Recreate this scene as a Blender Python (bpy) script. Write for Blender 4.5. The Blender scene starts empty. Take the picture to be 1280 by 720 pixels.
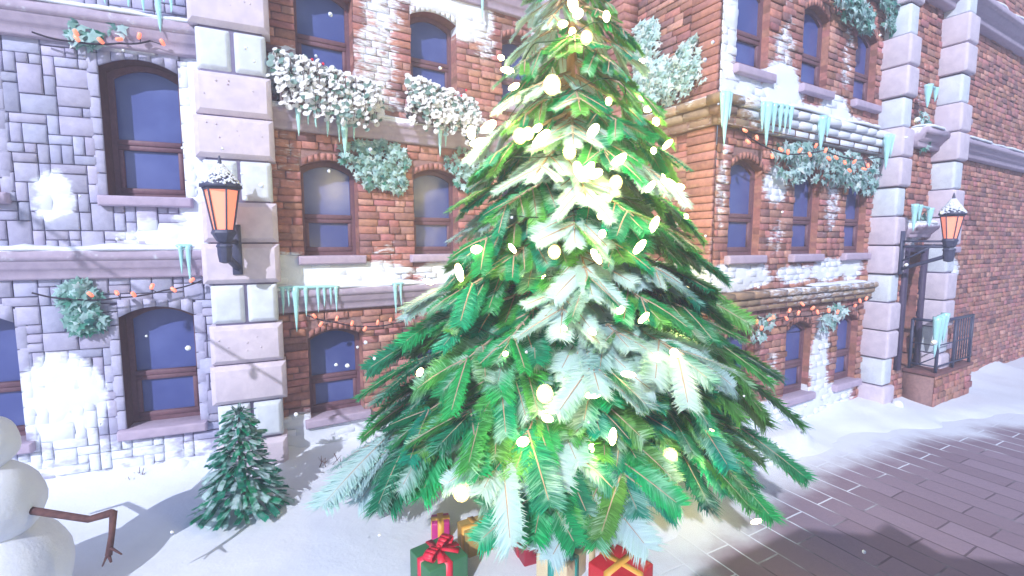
import bpy, math, random
import numpy as np
from mathutils import Vector, Matrix, noise
R = random.Random(7)
NR = np.random.RandomState(11)
S = bpy.context.scene
COL = S.collection

# ------------------------------------------------------------------ camera
FPX = 590.0; PITCH = math.atan(57 / 590.0); CH = 3.4
cam = bpy.data.cameras.new('camera'); co = bpy.data.objects.new('camera', cam); COL.objects.link(co)
cam.sensor_width = 36; cam.lens = 36 * FPX / 1280; cam.clip_start = 0.05; cam.clip_end = 500
co.location = (0, 0, CH); co.rotation_euler = (math.pi / 2 - PITCH, 0, 0)
S.camera = co

def ray(px, py):
    x = (px - 640) / FPX; y = -(py - 360) / FPX
    return Vector((x, math.cos(PITCH) + y * math.sin(PITCH), -math.sin(PITCH) + y * math.cos(PITCH)))

class Facade:
    """a wall plane: u runs to the right along it, w stands out of it, z is up"""
    def __init__(s, O, ang):
        a = math.radians(ang); s.O = O; s.d = (math.sin(a), math.cos(a)); s.n = (math.cos(a), -math.sin(a))
    def P(s, u, w, z):
        return (s.O[0] + s.d[0] * u + s.n[0] * w, s.O[1] + s.d[1] * u + s.n[1] * w, z)
    def uz(s, px, py, w=0):
        r = ray(px, py); ox = s.O[0] + s.n[0] * w; oy = s.O[1] + s.n[1] * w
        t = (ox * s.n[0] + oy * s.n[1]) / (r[0] * s.n[0] + r[1] * s.n[1])
        X, Y, Z = r[0] * t, r[1] * t, CH + r[2] * t
        return (X - ox) * s.d[0] + (Y - oy) * s.d[1], Z
    def shift(s, u, w):
        f = Facade(s.P(u, w, 0)[:2], 0); f.d = s.d; f.n = s.n; return f
FL = Facade((-4.05, 6.73), 68); FP = Facade((-4.05, 6.38), 65); FA = Facade((-3.48, 7.08), 58.8)
FD = Facade((3.05, 7.2), 60); FC = Facade((2.215, 8.646), 150)
FE = FD.shift(0, .4)

# ------------------------------------------------------------------ materials
def new_mat(name):
    m = bpy.data.materials.new(name); m.use_nodes = True
    nt = m.node_tree; b = nt.nodes['Principled BSDF']
    return m, nt, b
def N(nt, t, **kw):
    n = nt.nodes.new(t)
    for k, v in kw.items(): setattr(n, k, v)
    return n
def noise_tex(nt, scale, detail=4, rough=.6, vec=(1, 1, 1)):
    tc = N(nt, 'ShaderNodeTexCoord'); mp = N(nt, 'ShaderNodeMapping'); mp.inputs['Scale'].default_value = vec
    nt.links.new(tc.outputs['Object'], mp.inputs['Vector'])
    n = N(nt, 'ShaderNodeTexNoise'); n.inputs['Scale'].default_value = scale
    n.inputs['Detail'].default_value = detail; n.inputs['Roughness'].default_value = rough
    nt.links.new(mp.outputs['Vector'], n.inputs['Vector']); return n.outputs['Fac']
def ramp(nt, src, a, b):
    r = N(nt, 'ShaderNodeMapRange'); r.interpolation_type = 'SMOOTHSTEP'
    r.inputs['From Min'].default_value = a; r.inputs['From Max'].default_value = b
    nt.links.new(src, r.inputs['Value']); return r.outputs['Result']
def math_n(nt, op, a, b):
    m = N(nt, 'ShaderNodeMath', operation=op)
    for i, v in enumerate((a, b)):
        if isinstance(v, (int, float)): m.inputs[i].default_value = v
        else: nt.links.new(v, m.inputs[i])
    return m.outputs[0]
def mix(nt, f, a, b, mode='MIX'):
    m = N(nt, 'ShaderNodeMix', data_type='RGBA', blend_type=mode)
    for s, v in ((0, f), (6, a), (7, b)):
        if isinstance(v, (int, float)): m.inputs[s].default_value = v
        elif isinstance(v, tuple): m.inputs[s].default_value = v if len(v) == 4 else v + (1,)
        else: nt.links.new(v, m.inputs[s])
    return m.outputs[2]
def bump(nt, b, h, strength=.4, dist=.02):
    n = N(nt, 'ShaderNodeBump'); n.inputs['Strength'].default_value = strength; n.inputs['Distance'].default_value = dist
    nt.links.new(h, n.inputs['Height']); nt.links.new(n.outputs['Normal'], b.inputs['Normal'])
SNOW = (.71, .75, .84)
def surface(name, col, rough=.8, var=.25, nscale=9, bstr=.35, tint=False, snow=False, snowvec=(2.2, 2.2, 9), spec=.3, bdist=.012):
    """plain material: colour (times the mesh's own tint), noise mottling, bump, optional snow stuck where the mesh says so"""
    m, nt, b = new_mat(name)
    n1 = noise_tex(nt, nscale); n2 = noise_tex(nt, nscale * 6, 3)
    base = col + (1,)
    if tint:
        a = N(nt, 'ShaderNodeAttribute', attribute_name='tint'); base = mix(nt, 1.0, a.outputs['Color'], base, 'MULTIPLY')
    dark = mix(nt, 1.0, base, (1 - var, 1 - var, 1 - var * .8), 'MULTIPLY')
    c = mix(nt, ramp(nt, n1, .3, .7), dark, base)
    b.inputs['Roughness'].default_value = rough; b.inputs['Specular IOR Level'].default_value = spec
    h = math_n(nt, 'ADD', n1, math_n(nt, 'MULTIPLY', n2, .5))
    if snow:
        sa = N(nt, 'ShaderNodeAttribute', attribute_name='snow')
        sn = noise_tex(nt, 3.0, 5, .65, snowvec)
        v = math_n(nt, 'ADD', sa.outputs['Fac'], math_n(nt, 'MULTIPLY', math_n(nt, 'SUBTRACT', sn, .5), 1.1))
        f = ramp(nt, v, .33, .66)
        c = mix(nt, f, c, SNOW + (1,))
    nt.links.new(c, b.inputs['Base Color']); bump(nt, b, h, bstr, bdist)
    return m
M = {}
M['brick'] = surface('brick', (.47, .215, .18), .85, .3, 14, .5, tint=True, snow=True)
M['mortar'] = surface('mortar', (.32, .19, .18), .9, .3, 20, .4, snow=True)
M['stone'] = surface('grey_stone', (.43, .42, .56), .85, .18, 10, .4, tint=True, snow=True, snowvec=(2, 2, 4))
M['stone_joint'] = surface('stone_joint', (.19, .17, .27), .9, .2, 20, .3, snow=True, snowvec=(2, 2, 4))
M['quoin_pink'] = surface('pink_quoin_stone', (.60, .53, .62), .75, .16, 6, .25)
M['quoin_pale'] = surface('pale_quoin_stone', (.60, .65, .73), .75, .16, 6, .25)
M['molding'] = surface('lilac_molding_stone', (.42, .35, .45), .75, .15, 8, .3, snow=True, snowvec=(3, 3, 3))
M['cornice_brick'] = surface('cornice_brick', (.34, .24, .17), .85, .25, 10, .4, tint=True, snow=True)
M['sill'] = surface('sill_stone', (.44, .36, .47), .8, .15, 8, .3)
M['frame'] = surface('brown_window_frame', (.17, .085, .11), .55, .2, 20, .15)
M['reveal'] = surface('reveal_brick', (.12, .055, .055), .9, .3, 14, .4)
M['snow'] = surface('snow', SNOW, .7, .05, 5, .25, bdist=.03)
M['iron'] = surface('blue_iron', (.055, .06, .12), .5, .3, 20, .2, spec=.5)
M['bark'] = surface('bark', (.13, .06, .055), .85, .4, 18, .5)
M['twig'] = surface('twig', (.40, .30, .23), .85, .2, 18, .2)
M['trunk'] = surface('pine_trunk', (.36, .20, .09), .85, .35, 14, .5)
M['cable'] = surface('cable', (.03, .02, .035), .6, .1, 10, .1)
M['coal'] = surface('coal', (.02, .02, .025), .7, .3, 30, .5)
M['carrot'] = surface('carrot', (.75, .22, .04), .6, .2, 20, .2)
M['door'] = surface('dark_door', (.07, .05, .10), .6, .2, 12, .2)
M['planter'] = surface('planter_wood', (.20, .16, .18), .8, .3, 12, .4)
m, nt, b = new_mat('window_glass'); M['glass'] = m
b.inputs['Base Color'].default_value = (.055, .075, .33, 1); b.inputs['Roughness'].default_value = .22; b.inputs['Specular IOR Level'].default_value = .45
n = noise_tex(nt, 1.3, 3); nt.links.new(mix(nt, ramp(nt, n, .4, .75), (.062, .083, .26, 1), (.10, .13, .34, 1)), b.inputs['Base Color'])
m, nt, b = new_mat('ice'); M['ice'] = m
b.inputs['Base Color'].default_value = (.46, .84, .86, 1); b.inputs['Roughness'].default_value = .22; b.inputs['Transmission Weight'].default_value = .25
n = noise_tex(nt, 30, 3); bump(nt, b, n, .3, .01)
m, nt, b = new_mat('foliage'); M['foliage'] = m
a = N(nt, 'ShaderNodeAttribute', attribute_name='tint'); nt.links.new(a.outputs['Color'], b.inputs['Base Color'])
b.inputs['Roughness'].default_value = .6; b.inputs['Specular IOR Level'].default_value = .25
tr = N(nt, 'ShaderNodeBsdfTranslucent'); nt.links.new(a.outputs['Color'], tr.inputs['Color'])
ms = N(nt, 'ShaderNodeMixShader'); ms.inputs['Fac'].default_value = .45
nt.links.new(b.outputs[0], ms.inputs[1]); nt.links.new(tr.outputs[0], ms.inputs[2]); nt.links.new(ms.outputs[0], nt.nodes['Material Output'].inputs['Surface'])
def lamp_mat(name, col, e, base=(.8, .5, .3)):
    m, nt, b = new_mat(name); b.inputs['Base Color'].default_value = base + (1,)
    b.inputs['Emission Color'].default_value = col + (1,); b.inputs['Emission Strength'].default_value = e
    b.inputs['Roughness'].default_value = .3; M[name] = m
lamp_mat('orange_bulb', (1, .19, .10), .9, (.8, .3, .2))
lamp_mat('fairy_bulb', (1, .80, .34), 22, (.9, .85, .6))
lamp_mat('lantern_glass', (1, .25, .16), .72, (.7, .3, .2))
m, nt, b = new_mat('frosted_globe'); M['frosted_globe'] = m  # see-through glowing shell that stands in for the halo of a bulb
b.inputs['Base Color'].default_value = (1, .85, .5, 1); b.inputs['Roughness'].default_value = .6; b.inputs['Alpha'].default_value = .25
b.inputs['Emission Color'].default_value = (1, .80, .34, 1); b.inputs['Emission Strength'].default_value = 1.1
def paper(name, c, r=.45): M[name] = surface(name, c, r, .12, 6, .1, spec=.5)
paper('green_paper', (.035, .16, .07)); paper('red_paper', (.55, .02, .03)); paper('dark_red_paper', (.30, .015, .035)); paper('gold_paper', (.42, .27, .07))
paper('cream_paper', (.62, .52, .33)); paper('magenta_paper', (.5, .02, .2)); paper('red_ribbon', (.72, .02, .06)); paper('gold_ribbon', (.75, .38, .06))
paper('teal_ribbon', (.02, .28, .24)); paper('white_paper', (.75, .72, .75))

# ------------------------------------------------------------------ mesh builder
class MB:
    def __init__(s): s.v = []; s.f = []; s.mi = []; s.t = []; s.sn = []; s.ch = []
    def vert(s, p, t=(1, 1, 1), sn=0.0): s.v.append(tuple(p)); s.t.append(t); s.sn.append(sn); return len(s.v) - 1
    def face(s, idx, m=0): s.f.append(tuple(idx)); s.mi.append(m)
    def poly(s, pts, m=0, t=(1, 1, 1), sn=0.0): s.face([s.vert(p, t, sn) for p in pts], m)
    def hexa(s, p, m=0, t=(1, 1, 1), sn=None, skip=()):
        """8 corners: 0-3 back/bottom ring, 4-7 front/top ring"""
        i = [s.vert(q, t, (sn[k] if isinstance(sn, (list, tuple)) else (sn or 0.0))) for k, q in enumerate(p)]
        for k, q in enumerate(((3, 2, 1, 0), (4, 5, 6, 7), (0, 1, 5, 4), (1, 2, 6, 5), (2, 3, 7, 6), (3, 0, 4, 7))):
            if k not in skip: s.face([i[j] for j in q], m)
    def box(s, c, sz, rz=0, m=0, t=(1, 1, 1), sn=0.0):
        ca, sa = math.cos(rz), math.sin(rz); o = []
        for dz in (-1, 1):
            for dx, dy in ((-1, -1), (1, -1), (1, 1), (-1, 1)):
                x, y = dx * sz[0] / 2, dy * sz[1] / 2
                o.append((c[0] + x * ca - y * sa, c[1] + x * sa + y * ca, c[2] + dz * sz[2] / 2))
        s.hexa(o, m, t, sn)
    def fbox(s, F, u0, u1, w0, w1, z0, z1, ch=0.0, m=0, t=(1, 1, 1), sn=None):
        """box on a wall; ch chamfers the four front edges"""
        fu = lambda u, z: sn(u, z) if callable(sn) else (sn or 0.0)
        bk = [(u0, z0), (u1, z0), (u1, z1), (u0, z1)]
        fr = [(u0 + ch, z0 + ch), (u1 - ch, z0 + ch), (u1 - ch, z1 - ch), (u0 + ch, z1 - ch)]
        if ch <= 0:
            p = [F.P(u, w0, z) for u, z in bk] + [F.P(u, w1, z) for u, z in bk]
            s.hexa(p, m, t, [fu(u, z) for u, z in bk] * 2)
        else:
            a = [s.vert(F.P(u, w0, z), t, fu(u, z)) for u, z in bk]
            b_ = [s.vert(F.P(u, w1 - ch, z), t, fu(u, z)) for u, z in bk]
            c = [s.vert(F.P(u, w1, z), t, fu(u, z)) for u, z in fr]
            s.face(a[::-1], m); s.face(c, m)
            for k in range(4):
                j = (k + 1) % 4
                s.face((a[k], a[j], b_[j], b_[k]), m); s.face((b_[k], b_[j], c[j], c[k]), m)
    def tube(s, pts, rad, n=6, m=0, t=(1, 1, 1), cap=True):
        pts = [Vector(p) for p in pts]; rings = []
        for i, p in enumerate(pts):
            d = (pts[min(i + 1, len(pts) - 1)] - pts[max(i - 1, 0)]).normalized()
            ref = Vector((0, 0, 1)) if abs(d.z) < .9 else Vector((1, 0, 0))
            x = d.cross(ref).normalized(); y = d.cross(x)
            r = rad[i] if isinstance(rad, (list, tuple)) else rad
            rings.append([s.vert(p + x * (math.cos(2 * math.pi * k / n) * r) + y * (math.sin(2 * math.pi * k / n) * r), t) for k in range(n)])
        for a, b_ in zip(rings, rings[1:]):
            for k in range(n): s.face((a[k], a[(k + 1) % n], b_[(k + 1) % n], b_[k]), m)
        if cap: s.face(rings[0][::-1], m); s.face(rings[-1], m)
    def lathe(s, c, prof, n=12, m=0, t=(1, 1, 1), rot=0, sn=0.0):
        rings = [[s.vert((c[0] + r * math.cos(rot + 2 * math.pi * k / n), c[1] + r * math.sin(rot + 2 * math.pi * k / n), c[2] + z), t, sn) for k in range(n)] for r, z in prof]
        for a, b_ in zip(rings, rings[1:]):
            for k in range(n): s.face((a[k], a[(k + 1) % n], b_[(k + 1) % n], b_[k]), m)
        s.face(rings[0][::-1], m); s.face(rings[-1], m)
    def ball(s, c, r, n=14, k=9, m=0, t=(1, 1, 1), sc=(1, 1, 1), lump=0.0, seed=0):
        rings = []
        for i in range(1, k):
            ph = math.pi * i / k; rg = []
            for j in range(n):
                th = 2 * math.pi * j / n; d = Vector((math.sin(ph) * math.cos(th), math.sin(ph) * math.sin(th), -math.cos(ph)))
                q = r * (1 + (lump * noise.noise(d * 1.7 + Vector((seed, seed * .7, 0))) if lump else 0))
                rg.append(s.vert((c[0] + d.x * q * sc[0], c[1] + d.y * q * sc[1], c[2] + d.z * q * sc[2]), t))
            rings.append(rg)
        bt = s.vert((c[0], c[1], c[2] - r * sc[2]), t); tp = s.vert((c[0], c[1], c[2] + r * sc[2]), t)
        for a, b_ in zip(rings, rings[1:]):
            for j in range(n): s.face((a[j], a[(j + 1) % n], b_[(j + 1) % n], b_[j]), m)
        for j in range(n): s.face((bt, rings[0][(j + 1) % n], rings[0][j]), m); s.face((tp, rings[-1][j], rings[-1][(j + 1) % n]), m)
    def build(s, name, mats, parent=None, smooth=False, bevel=0):
        if not isinstance(mats, (list, tuple)): mats = [mats]
        me = bpy.data.meshes.new(name)
        V = np.array(s.v, dtype=np.float32).reshape(-1, 3); T = np.array(s.t, dtype=np.float32).reshape(-1, 3); Sn = np.array(s.sn, dtype=np.float32)
        off = len(V); ext = []
        for (cv, cf, ct) in s.ch:
            V = np.concatenate([V, cv.astype(np.float32)]); T = np.concatenate([T, ct.astype(np.float32)]); Sn = np.concatenate([Sn, np.zeros(len(cv), np.float32)])
            ext.append(cf + off); off += len(cv)
        lt = [len(f) for f in s.f]; li = [i for f in s.f for i in f]; mi = list(s.mi)
        lt = np.array(lt, np.int32); li = np.array(li, np.int32); mi = np.array(mi, np.int32)
        if ext:
            E = np.concatenate(ext); lt = np.concatenate([lt, np.full(len(E), 3, np.int32)]); li = np.concatenate([li, E.reshape(-1).astype(np.int32)]); mi = np.concatenate([mi, np.zeros(len(E), np.int32)])
        me.vertices.add(len(V)); me.vertices.foreach_set('co', V.reshape(-1))
        me.loops.add(len(li)); me.loops.foreach_set('vertex_index', li)
        me.polygons.add(len(lt)); me.polygons.foreach_set('loop_start', np.concatenate([[0], np.cumsum(lt)[:-1]]).astype(np.int32))
        me.polygons.foreach_set('loop_total', lt)
        for mm in mats: me.materials.append(mm)
        me.polygons.foreach_set('material_index', mi)
        me.update(calc_edges=True)
        a = me.attributes.new('tint', 'FLOAT_COLOR', 'POINT'); a.data.foreach_set('color', np.concatenate([T, np.ones((len(T), 1), np.float32)], 1).reshape(-1))
        a = me.attributes.new('snow', 'FLOAT', 'POINT'); a.data.foreach_set('value', Sn)
        if smooth: me.polygons.foreach_set('use_smooth', np.ones(len(lt), bool))
        me.update()
        o = bpy.data.objects.new(name, me); COL.objects.link(o)
        if parent:
            hang(o, parent)
        if bevel:
            bv = o.modifiers.new('bevel', 'BEVEL'); bv.width = bevel; bv.segments = 2; bv.limit_method = 'ANGLE'
        return o
def hang(o, parent):
    o.parent = parent
    if parent.type == 'EMPTY': o.matrix_parent_inverse = Matrix.Translation(-Vector(parent.location))
def thing(name, label, cat, loc=(0, 0, 0), group=None):
    o = bpy.data.objects.new(name, None); COL.objects.link(o); o.location = loc; o.empty_display_size = .2
    o['label'] = label; o['category'] = cat
    if group: o['group'] = group
    return o
def tag(o, label, cat, group=None):
    o['label'] = label; o['category'] = cat
    if group: o['group'] = group
    return o
def smooth(x, a, b_):
    t = max(0, min(1, (x - a) / (b_ - a))); return t * t * (3 - 2 * t)
def nz(x, y, z=0): return noise.noise(Vector((x, y, z)))

# ------------------------------------------------------------------ walls
def patch_field(patches, base=0.0):
    def f(u, z):
        v = base + (base * nz(u * 1.3, z * 1.6, 11) if base else 0)
        for (cu, cz, ru, rz, s) in patches:
            d = ((u - cu) / ru) ** 2 + ((z - cz) / rz) ** 2
            if d < 1.6: v = max(v, s * min(1, 1.6 - d))
        return v
    return f
class Op:
    def __init__(s, u0, u1, z0, z1, rise=.14, rail=.42): s.u0, s.u1, s.z0, s.z1, s.r = u0, u1, z0, z1, rise; s.zs = z1 - rise; s.c = (u0 + u1) / 2; s.h = (u1 - u0) / 2; s.rail = rail
    def arch(s, u): return s.zs + s.r * (1 - ((u - s.c) / s.h) ** 2)
    def half(s, z):
        if z >= s.z1 or z < s.z0: return None
        return s.h if z <= s.zs else s.h * math.sqrt(max(0, 1 - (z - s.zs) / s.r))
    def outline(s, ins=0, n=10, z0=None, zt=None):
        a, b_ = s.u0 + ins, s.u1 - ins
        pts = [(a, (z0 if z0 is not None else s.z0 + ins)), (b_, (z0 if z0 is not None else s.z0 + ins))]
        for i in range(n + 1):
            u = b_ + (a - b_) * i / n
            pts.append((u, s.zs + s.r * (1 - ((u - s.c) / (s.h - ins)) ** 2) - ins))
        return pts
def backing(mb, F, u0, u1, z0, z1, ops, snow, depth=.34, m=0, mrev=1, step=.1, w=0.0):
    def bulge(u, z):
        v = snow(u, z)
        if v < .45: return w
        q = v + .5 * nz(u * .9, z * 9, F.O[0]) + .3 * nz(u * 4, z * 17, 4)
        return w + .044 * smooth(q, .55, 1.05) + .008 * nz(u * 4, z * 4, 8)
    us = {u0, u1}; zs = {z0, z1}
    k = u0
    while k < u1: us.add(round(k, 4)); k += step
    k = z0
    while k < z1: zs.add(round(k, 4)); k += step
    for o in ops: us |= {o.u0, o.u1}; zs |= {o.z0, o.z1}
    us = sorted(us); zs = sorted(zs)
    vid = {}
    def V(i, j):
        if (i, j) not in vid:
            edge_pt = any(o.u0 - .01 <= us[i] <= o.u1 + .01 and o.z0 - .01 <= zs[j] <= o.z1 + .01 for o in ops)
            vid[i, j] = mb.vert(F.P(us[i], w if edge_pt else bulge(us[i], zs[j]), zs[j]), (1, 1, 1), snow(us[i], zs[j]))
        return vid[i, j]
    for i in range(len(us) - 1):
        for j in range(len(zs) - 1):
            cu, cz = (us[i] + us[i + 1]) / 2, (zs[j] + zs[j + 1]) / 2
            if any(o.u0 < cu < o.u1 and o.z0 < cz < o.z1 for o in ops): continue
            if us[i + 1] - us[i] < 1e-4 or zs[j + 1] - zs[j] < 1e-4: continue
            mb.face((V(i, j), V(i + 1, j), V(i + 1, j + 1), V(i, j + 1)), m)
    for o in ops:
        ol = o.outline()
        n = 10; top = ol[2:]
        if o.r > 0:
            for a, b_ in zip(top, top[1:]):
                mb.poly([F.P(b_[0], w, b_[1]), F.P(a[0], w, a[1]), F.P(a[0], w, o.z1), F.P(b_[0], w, o.z1)], m, sn=snow(a[0], o.z1))
        for a, b_ in zip(ol, ol[1:] + ol[:1]):
            ks = max(1, int(abs(b_[1] - a[1]) / .112)) if abs(a[0] - b_[0]) < 1e-6 else 1
            for k in range(ks):
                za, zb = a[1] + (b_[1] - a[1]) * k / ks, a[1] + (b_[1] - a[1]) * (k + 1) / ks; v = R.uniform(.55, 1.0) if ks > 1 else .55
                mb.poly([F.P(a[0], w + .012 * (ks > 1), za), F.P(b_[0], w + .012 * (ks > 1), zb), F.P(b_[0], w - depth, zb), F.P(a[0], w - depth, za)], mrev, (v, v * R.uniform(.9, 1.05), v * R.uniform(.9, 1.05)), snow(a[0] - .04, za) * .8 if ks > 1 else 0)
def bricks(mb, F, u0, u1, z0, z1, ops, snow, hh=.112, m=0, lmin=.16, lmax=.36, band=()):
    z = z0; row = 0
    while z < z1 - .03:
        h = hh * R.uniform(.86, 1.14); zt = min(z + h, z1)
        blk = []
        for o in ops:
            hf = o.half(z + .002)
            hf2 = o.half(zt - .002)
            ring = o.zs - .02 < zt and z < o.z1 + .10
            if hf is None and hf2 is not None: hf = o.h
            if ring and o.r > 0:
                blk.append((o.u0 - .02, o.u1 + .02) if z < o.zs + .06 else (o.c - o.h * .98, o.c + o.h * .98))
            elif hf is not None: blk.append((o.c - hf, o.c + hf))
        blk.sort(); segs = []; c = u0
        for a, b_ in blk:
            if a > c: segs.append((c, a))
            c = max(c, b_)
        if c < u1: segs.append((c, u1))
        if any(a < (z + zt) / 2 < b_ for a, b_ in band): z = zt; continue
        for a, b_ in segs:
            u = a - (R.uniform(0, .2) if a == u0 else 0)
            while u < b_ - .015:
                L = R.uniform(lmin, lmax); e = u + L
                if b_ - e < .12: e = b_
                s0, s1 = max(u, a), min(e, b_)
                if s1 - s0 > .03:
                    g = .005; dep = .018 + max(0, R.gauss(.006, .014))
                    v = R.uniform(.62, 1.15); k = R.random()
                    t = (v, v * R.uniform(.88, 1.12), v * R.uniform(.85, 1.15))
                    if k < .1: t = (v * .62, v * .7, v * .85)
                    elif k > .86: t = (v * 1.15, v * 1.35, v * 1.3)
                    jit = lambda: R.uniform(-.006, .006)
                    mb.fbox(F, s0 + g + jit(), s1 - g + jit(), 0, dep, z + g + jit(), zt - g + jit(), .010, m, t, snow)
                u = e
        z = zt; row += 1
    for o in ops:       # a ring of bricks on edge over each arch
        if o.r <= 0: continue
        n = 9
        for i in range(n):
            a, b_ = o.u0 + .012 + (o.u1 - o.u0 - .024) * i / n + .006, o.u0 + .012 + (o.u1 - o.u0 - .024) * (i + 1) / n - .006
            v = R.uniform(.7, 1.1); t = (v, v, v); dep = R.uniform(.02, .035)
            p = []
            for w in (0, dep):
                p += [F.P(a, w, o.arch(a) + .006), F.P(b_, w, o.arch(b_) + .006), F.P(b_, w, o.arch(b_) + .105), F.P(a, w, o.arch(a) + .105)]
            mb.hexa(p, m, t, snow((a + b_) / 2, o.z1))
def ashlar(mb, F, u0, u1, z0, z1, ops, snow, g=.118, m=0):
    nu, nzz = int((u1 - u0) / g), int((z1 - z0) / g)
    gu, gz = (u1 - u0) / nu, (z1 - z0) / nzz
    occ = np.zeros((nu, nzz), bool)
    for i in range(nu):
        for j in range(nzz):
            u, z = u0 + (i + .5) * gu, z0 + (j + .5) * gz
            for o in ops:
                if o.u0 - gu * .5 < u < o.u1 + gu * .5 and o.z0 - gz * .5 < z < o.z1 + gz * .5: occ[i, j] = True
    shp = [(2, 1), (1, 2), (2, 2), (1, 2), (2, 1), (1, 1), (3, 2), (2, 3), (3, 1)]
    for j in range(nzz):
        for i in range(nu):
            if occ[i, j]: continue
            R.shuffle(shp)
            for a, b_ in shp + [(1, 1)]:
                if i + a <= nu and j + b_ <= nzz and not occ[i:i + a, j:j + b_].any(): break
            occ[i:i + a, j:j + b_] = True
            v = R.uniform(.8, 1.12); t = (v * R.uniform(.95, 1.05), v, v * R.uniform(.97, 1.04)); q = .005
            mb.fbox(F, u0 + i * gu + q, u0 + (i + a) * gu - q, 0, .03 + R.uniform(-.008, .014), z0 + j * gz + q, z0 + (j + b_) * gz - q, .015, m, t, snow)
    for o in ops:       # dressed margin stones down both sides, over the arch
        for s in (-1, 1):
            z = o.z0
            while z < o.z1 + .05:
                h = R.uniform(.18, .3); e = min(z + h, o.z1 + .05)
                v = R.uniform(.85, 1.1)
                a, b_ = (o.u0 - gu * .98, o.u0 - .003) if s < 0 else (o.u1 + .003, o.u1 + gu * .98)
                mb.fbox(F, a, b_, 0, .035, z + .006, e - .006, .012, m, (v, v, v), snow); z = e
        n = 6
        for i in range(n):
            a, b_ = o.u0 + (o.u1 - o.u0) * i / n + .005, o.u0 + (o.u1 - o.u0) * (i + 1) / n - .005
            v = R.uniform(.85, 1.1); p = []
            for w in (0, .035):
                p += [F.P(a, w, o.arch(a) + .004), F.P(b_, w, o.arch(b_) + .004), F.P(b_, w, o.z1 + .11), F.P(a, w, o.z1 + .11)]
            mb.hexa(p, m, (v, v, v), snow((a + b_) / 2, o.z1))

def window(bld, F, o, depth=.24):
    """window frame with its two panes and meeting rail; stone sill apart"""
    mb = MB()
    w0, w1 = -depth - .08, -depth
    outer, inner = o.outline(.0), o.outline(.065)
    n = len(outer)
    for k in range(n):
        j = (k + 1) % n
        A, B, C, D_ = outer[k], outer[j], inner[j], inner[k]
        mb.poly([F.P(A[0], w1, A[1]), F.P(B[0], w1, B[1]), F.P(C[0], w1, C[1]), F.P(D_[0], w1, D_[1])])
        mb.poly([F.P(D_[0], w1, D_[1]), F.P(C[0], w1, C[1]), F.P(C[0], w0, C[1]), F.P(D_[0], w0, D_[1])])
    zr = o.z0 + (o.z1 - o.z0) * o.rail
    a, b_ = o.u0 + .06, o.u1 - .06
    mb.fbox(F, a, b_, w0, w1 + .02, zr - .035, zr + .035, .008)
    mb.fbox(F, a, b_, w0, w1 + .012, o.z0 + .062, o.z0 + .135, .008)
    for (p, q) in ((a, a + .055), (b_ - .055, b_)): mb.fbox(F, p, q, w0, w1 + .008, o.z0 + .136, zr - .1, .008)
    mb.fbox(F, a, b_, w0, w1 + .010, zr - .099, zr - .036, .008)
    fr = mb.build('window', M['frame'], bld)
    g = MB(); pts = o.outline(.05, z0=zr + .02); g.poly([F.P(u, w0 + .035, z) for u, z in pts]); g.build('pane', M['glass'], fr)
    g = MB(); g.poly([F.P(u, w0 + .045, z) for u, z in ((a, o.z0 + .1), (b_, o.z0 + .1), (b_, zr - .05), (a, zr - .05))]); g.build('pane', M['glass'], fr)
    s = MB(); s.fbox(F, o.u0 - .09, o.u1 + .09, -depth + .005, .13, o.z0 - .13, o.z0 + .004, .02); s.build('sill', M['sill'], bld, bevel=.006)
    return fr
def molding(bld, F, u0, u1, zb, zt, proj, name='cornice', mat='molding', snowtop=True, seg=.5):
    h = zt - zb
    prof = [(0, zb), (proj * .45, zb), (proj * .5, zb + h * .08), (proj * .5, zb + h * .3), (proj * .62, zb + h * .34), (proj * .7, zb + h * .42), (proj * .8, zb + h * .56), (proj * .86, zb + h * .62), (proj * .86, zb + h * .66), (proj, zb + h * .68), (proj * 1.02, zb + h * .8), (proj, zb + h * .97), (proj * .96, zt), (0, zt + .02)]
    mb = MB(); n = max(1, int((u1 - u0) / seg)); rings = []
    for i in range(n + 1):
        u = u0 + (u1 - u0) * i / n
        rings.append([mb.vert(F.P(u, w, z), (1, 1, 1), (.75 if z > zt - .01 else (.28 if k in (8, 9, 10, 11) else 0.06))) for k, (w, z) in enumerate(prof)])
    for a, b_ in zip(rings, rings[1:]):
        for k in range(len(prof) - 1): mb.face((a[k], b_[k], b_[k + 1], a[k + 1]))
    mb.face(rings[0]); mb.face(rings[-1][::-1])
    o = mb.build(name, M[mat], bld)
    if snowtop: snow_ledge(bld, F, u0, u1, proj * .95, zt + .012)
    return o
def snow_ledge(bld, F, u0, u1, wmax, z, hgt=.06):
    mb = MB(); n = max(6, int((u1 - u0) / .06)); rings = []
    sd = R.uniform(0, 50)
    for i in range(n + 1):
        u = u0 + (u1 - u0) * i / n
        k = max(.12, min(1, .75 + 1.1 * nz(u * 1.4, sd)))
        e = min(i, n - i) / 3.0; k *= min(1, .2 + e)
        wm = wmax * (.8 + .35 * k); hh = hgt * k * (1 + .4 * nz(u * 6, sd + 9))
        rings.append([mb.vert(F.P(u, w, zz)) for w, zz in ((0, z + hh * 1.2), (wm * .4, z + hh * 1.1), (wm * .8, z + hh * .9), (wm, z + hh * .4), (wm * .98, z - hh * .35), (wm * .9, z - .012))])
    for a, b_ in zip(rings, rings[1:]):
        for k in range(5): mb.face((a[k + 1], b_[k + 1], b_[k], a[k]))
    return mb.build('snow_cover', M['snow'], bld, smooth=True)
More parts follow.
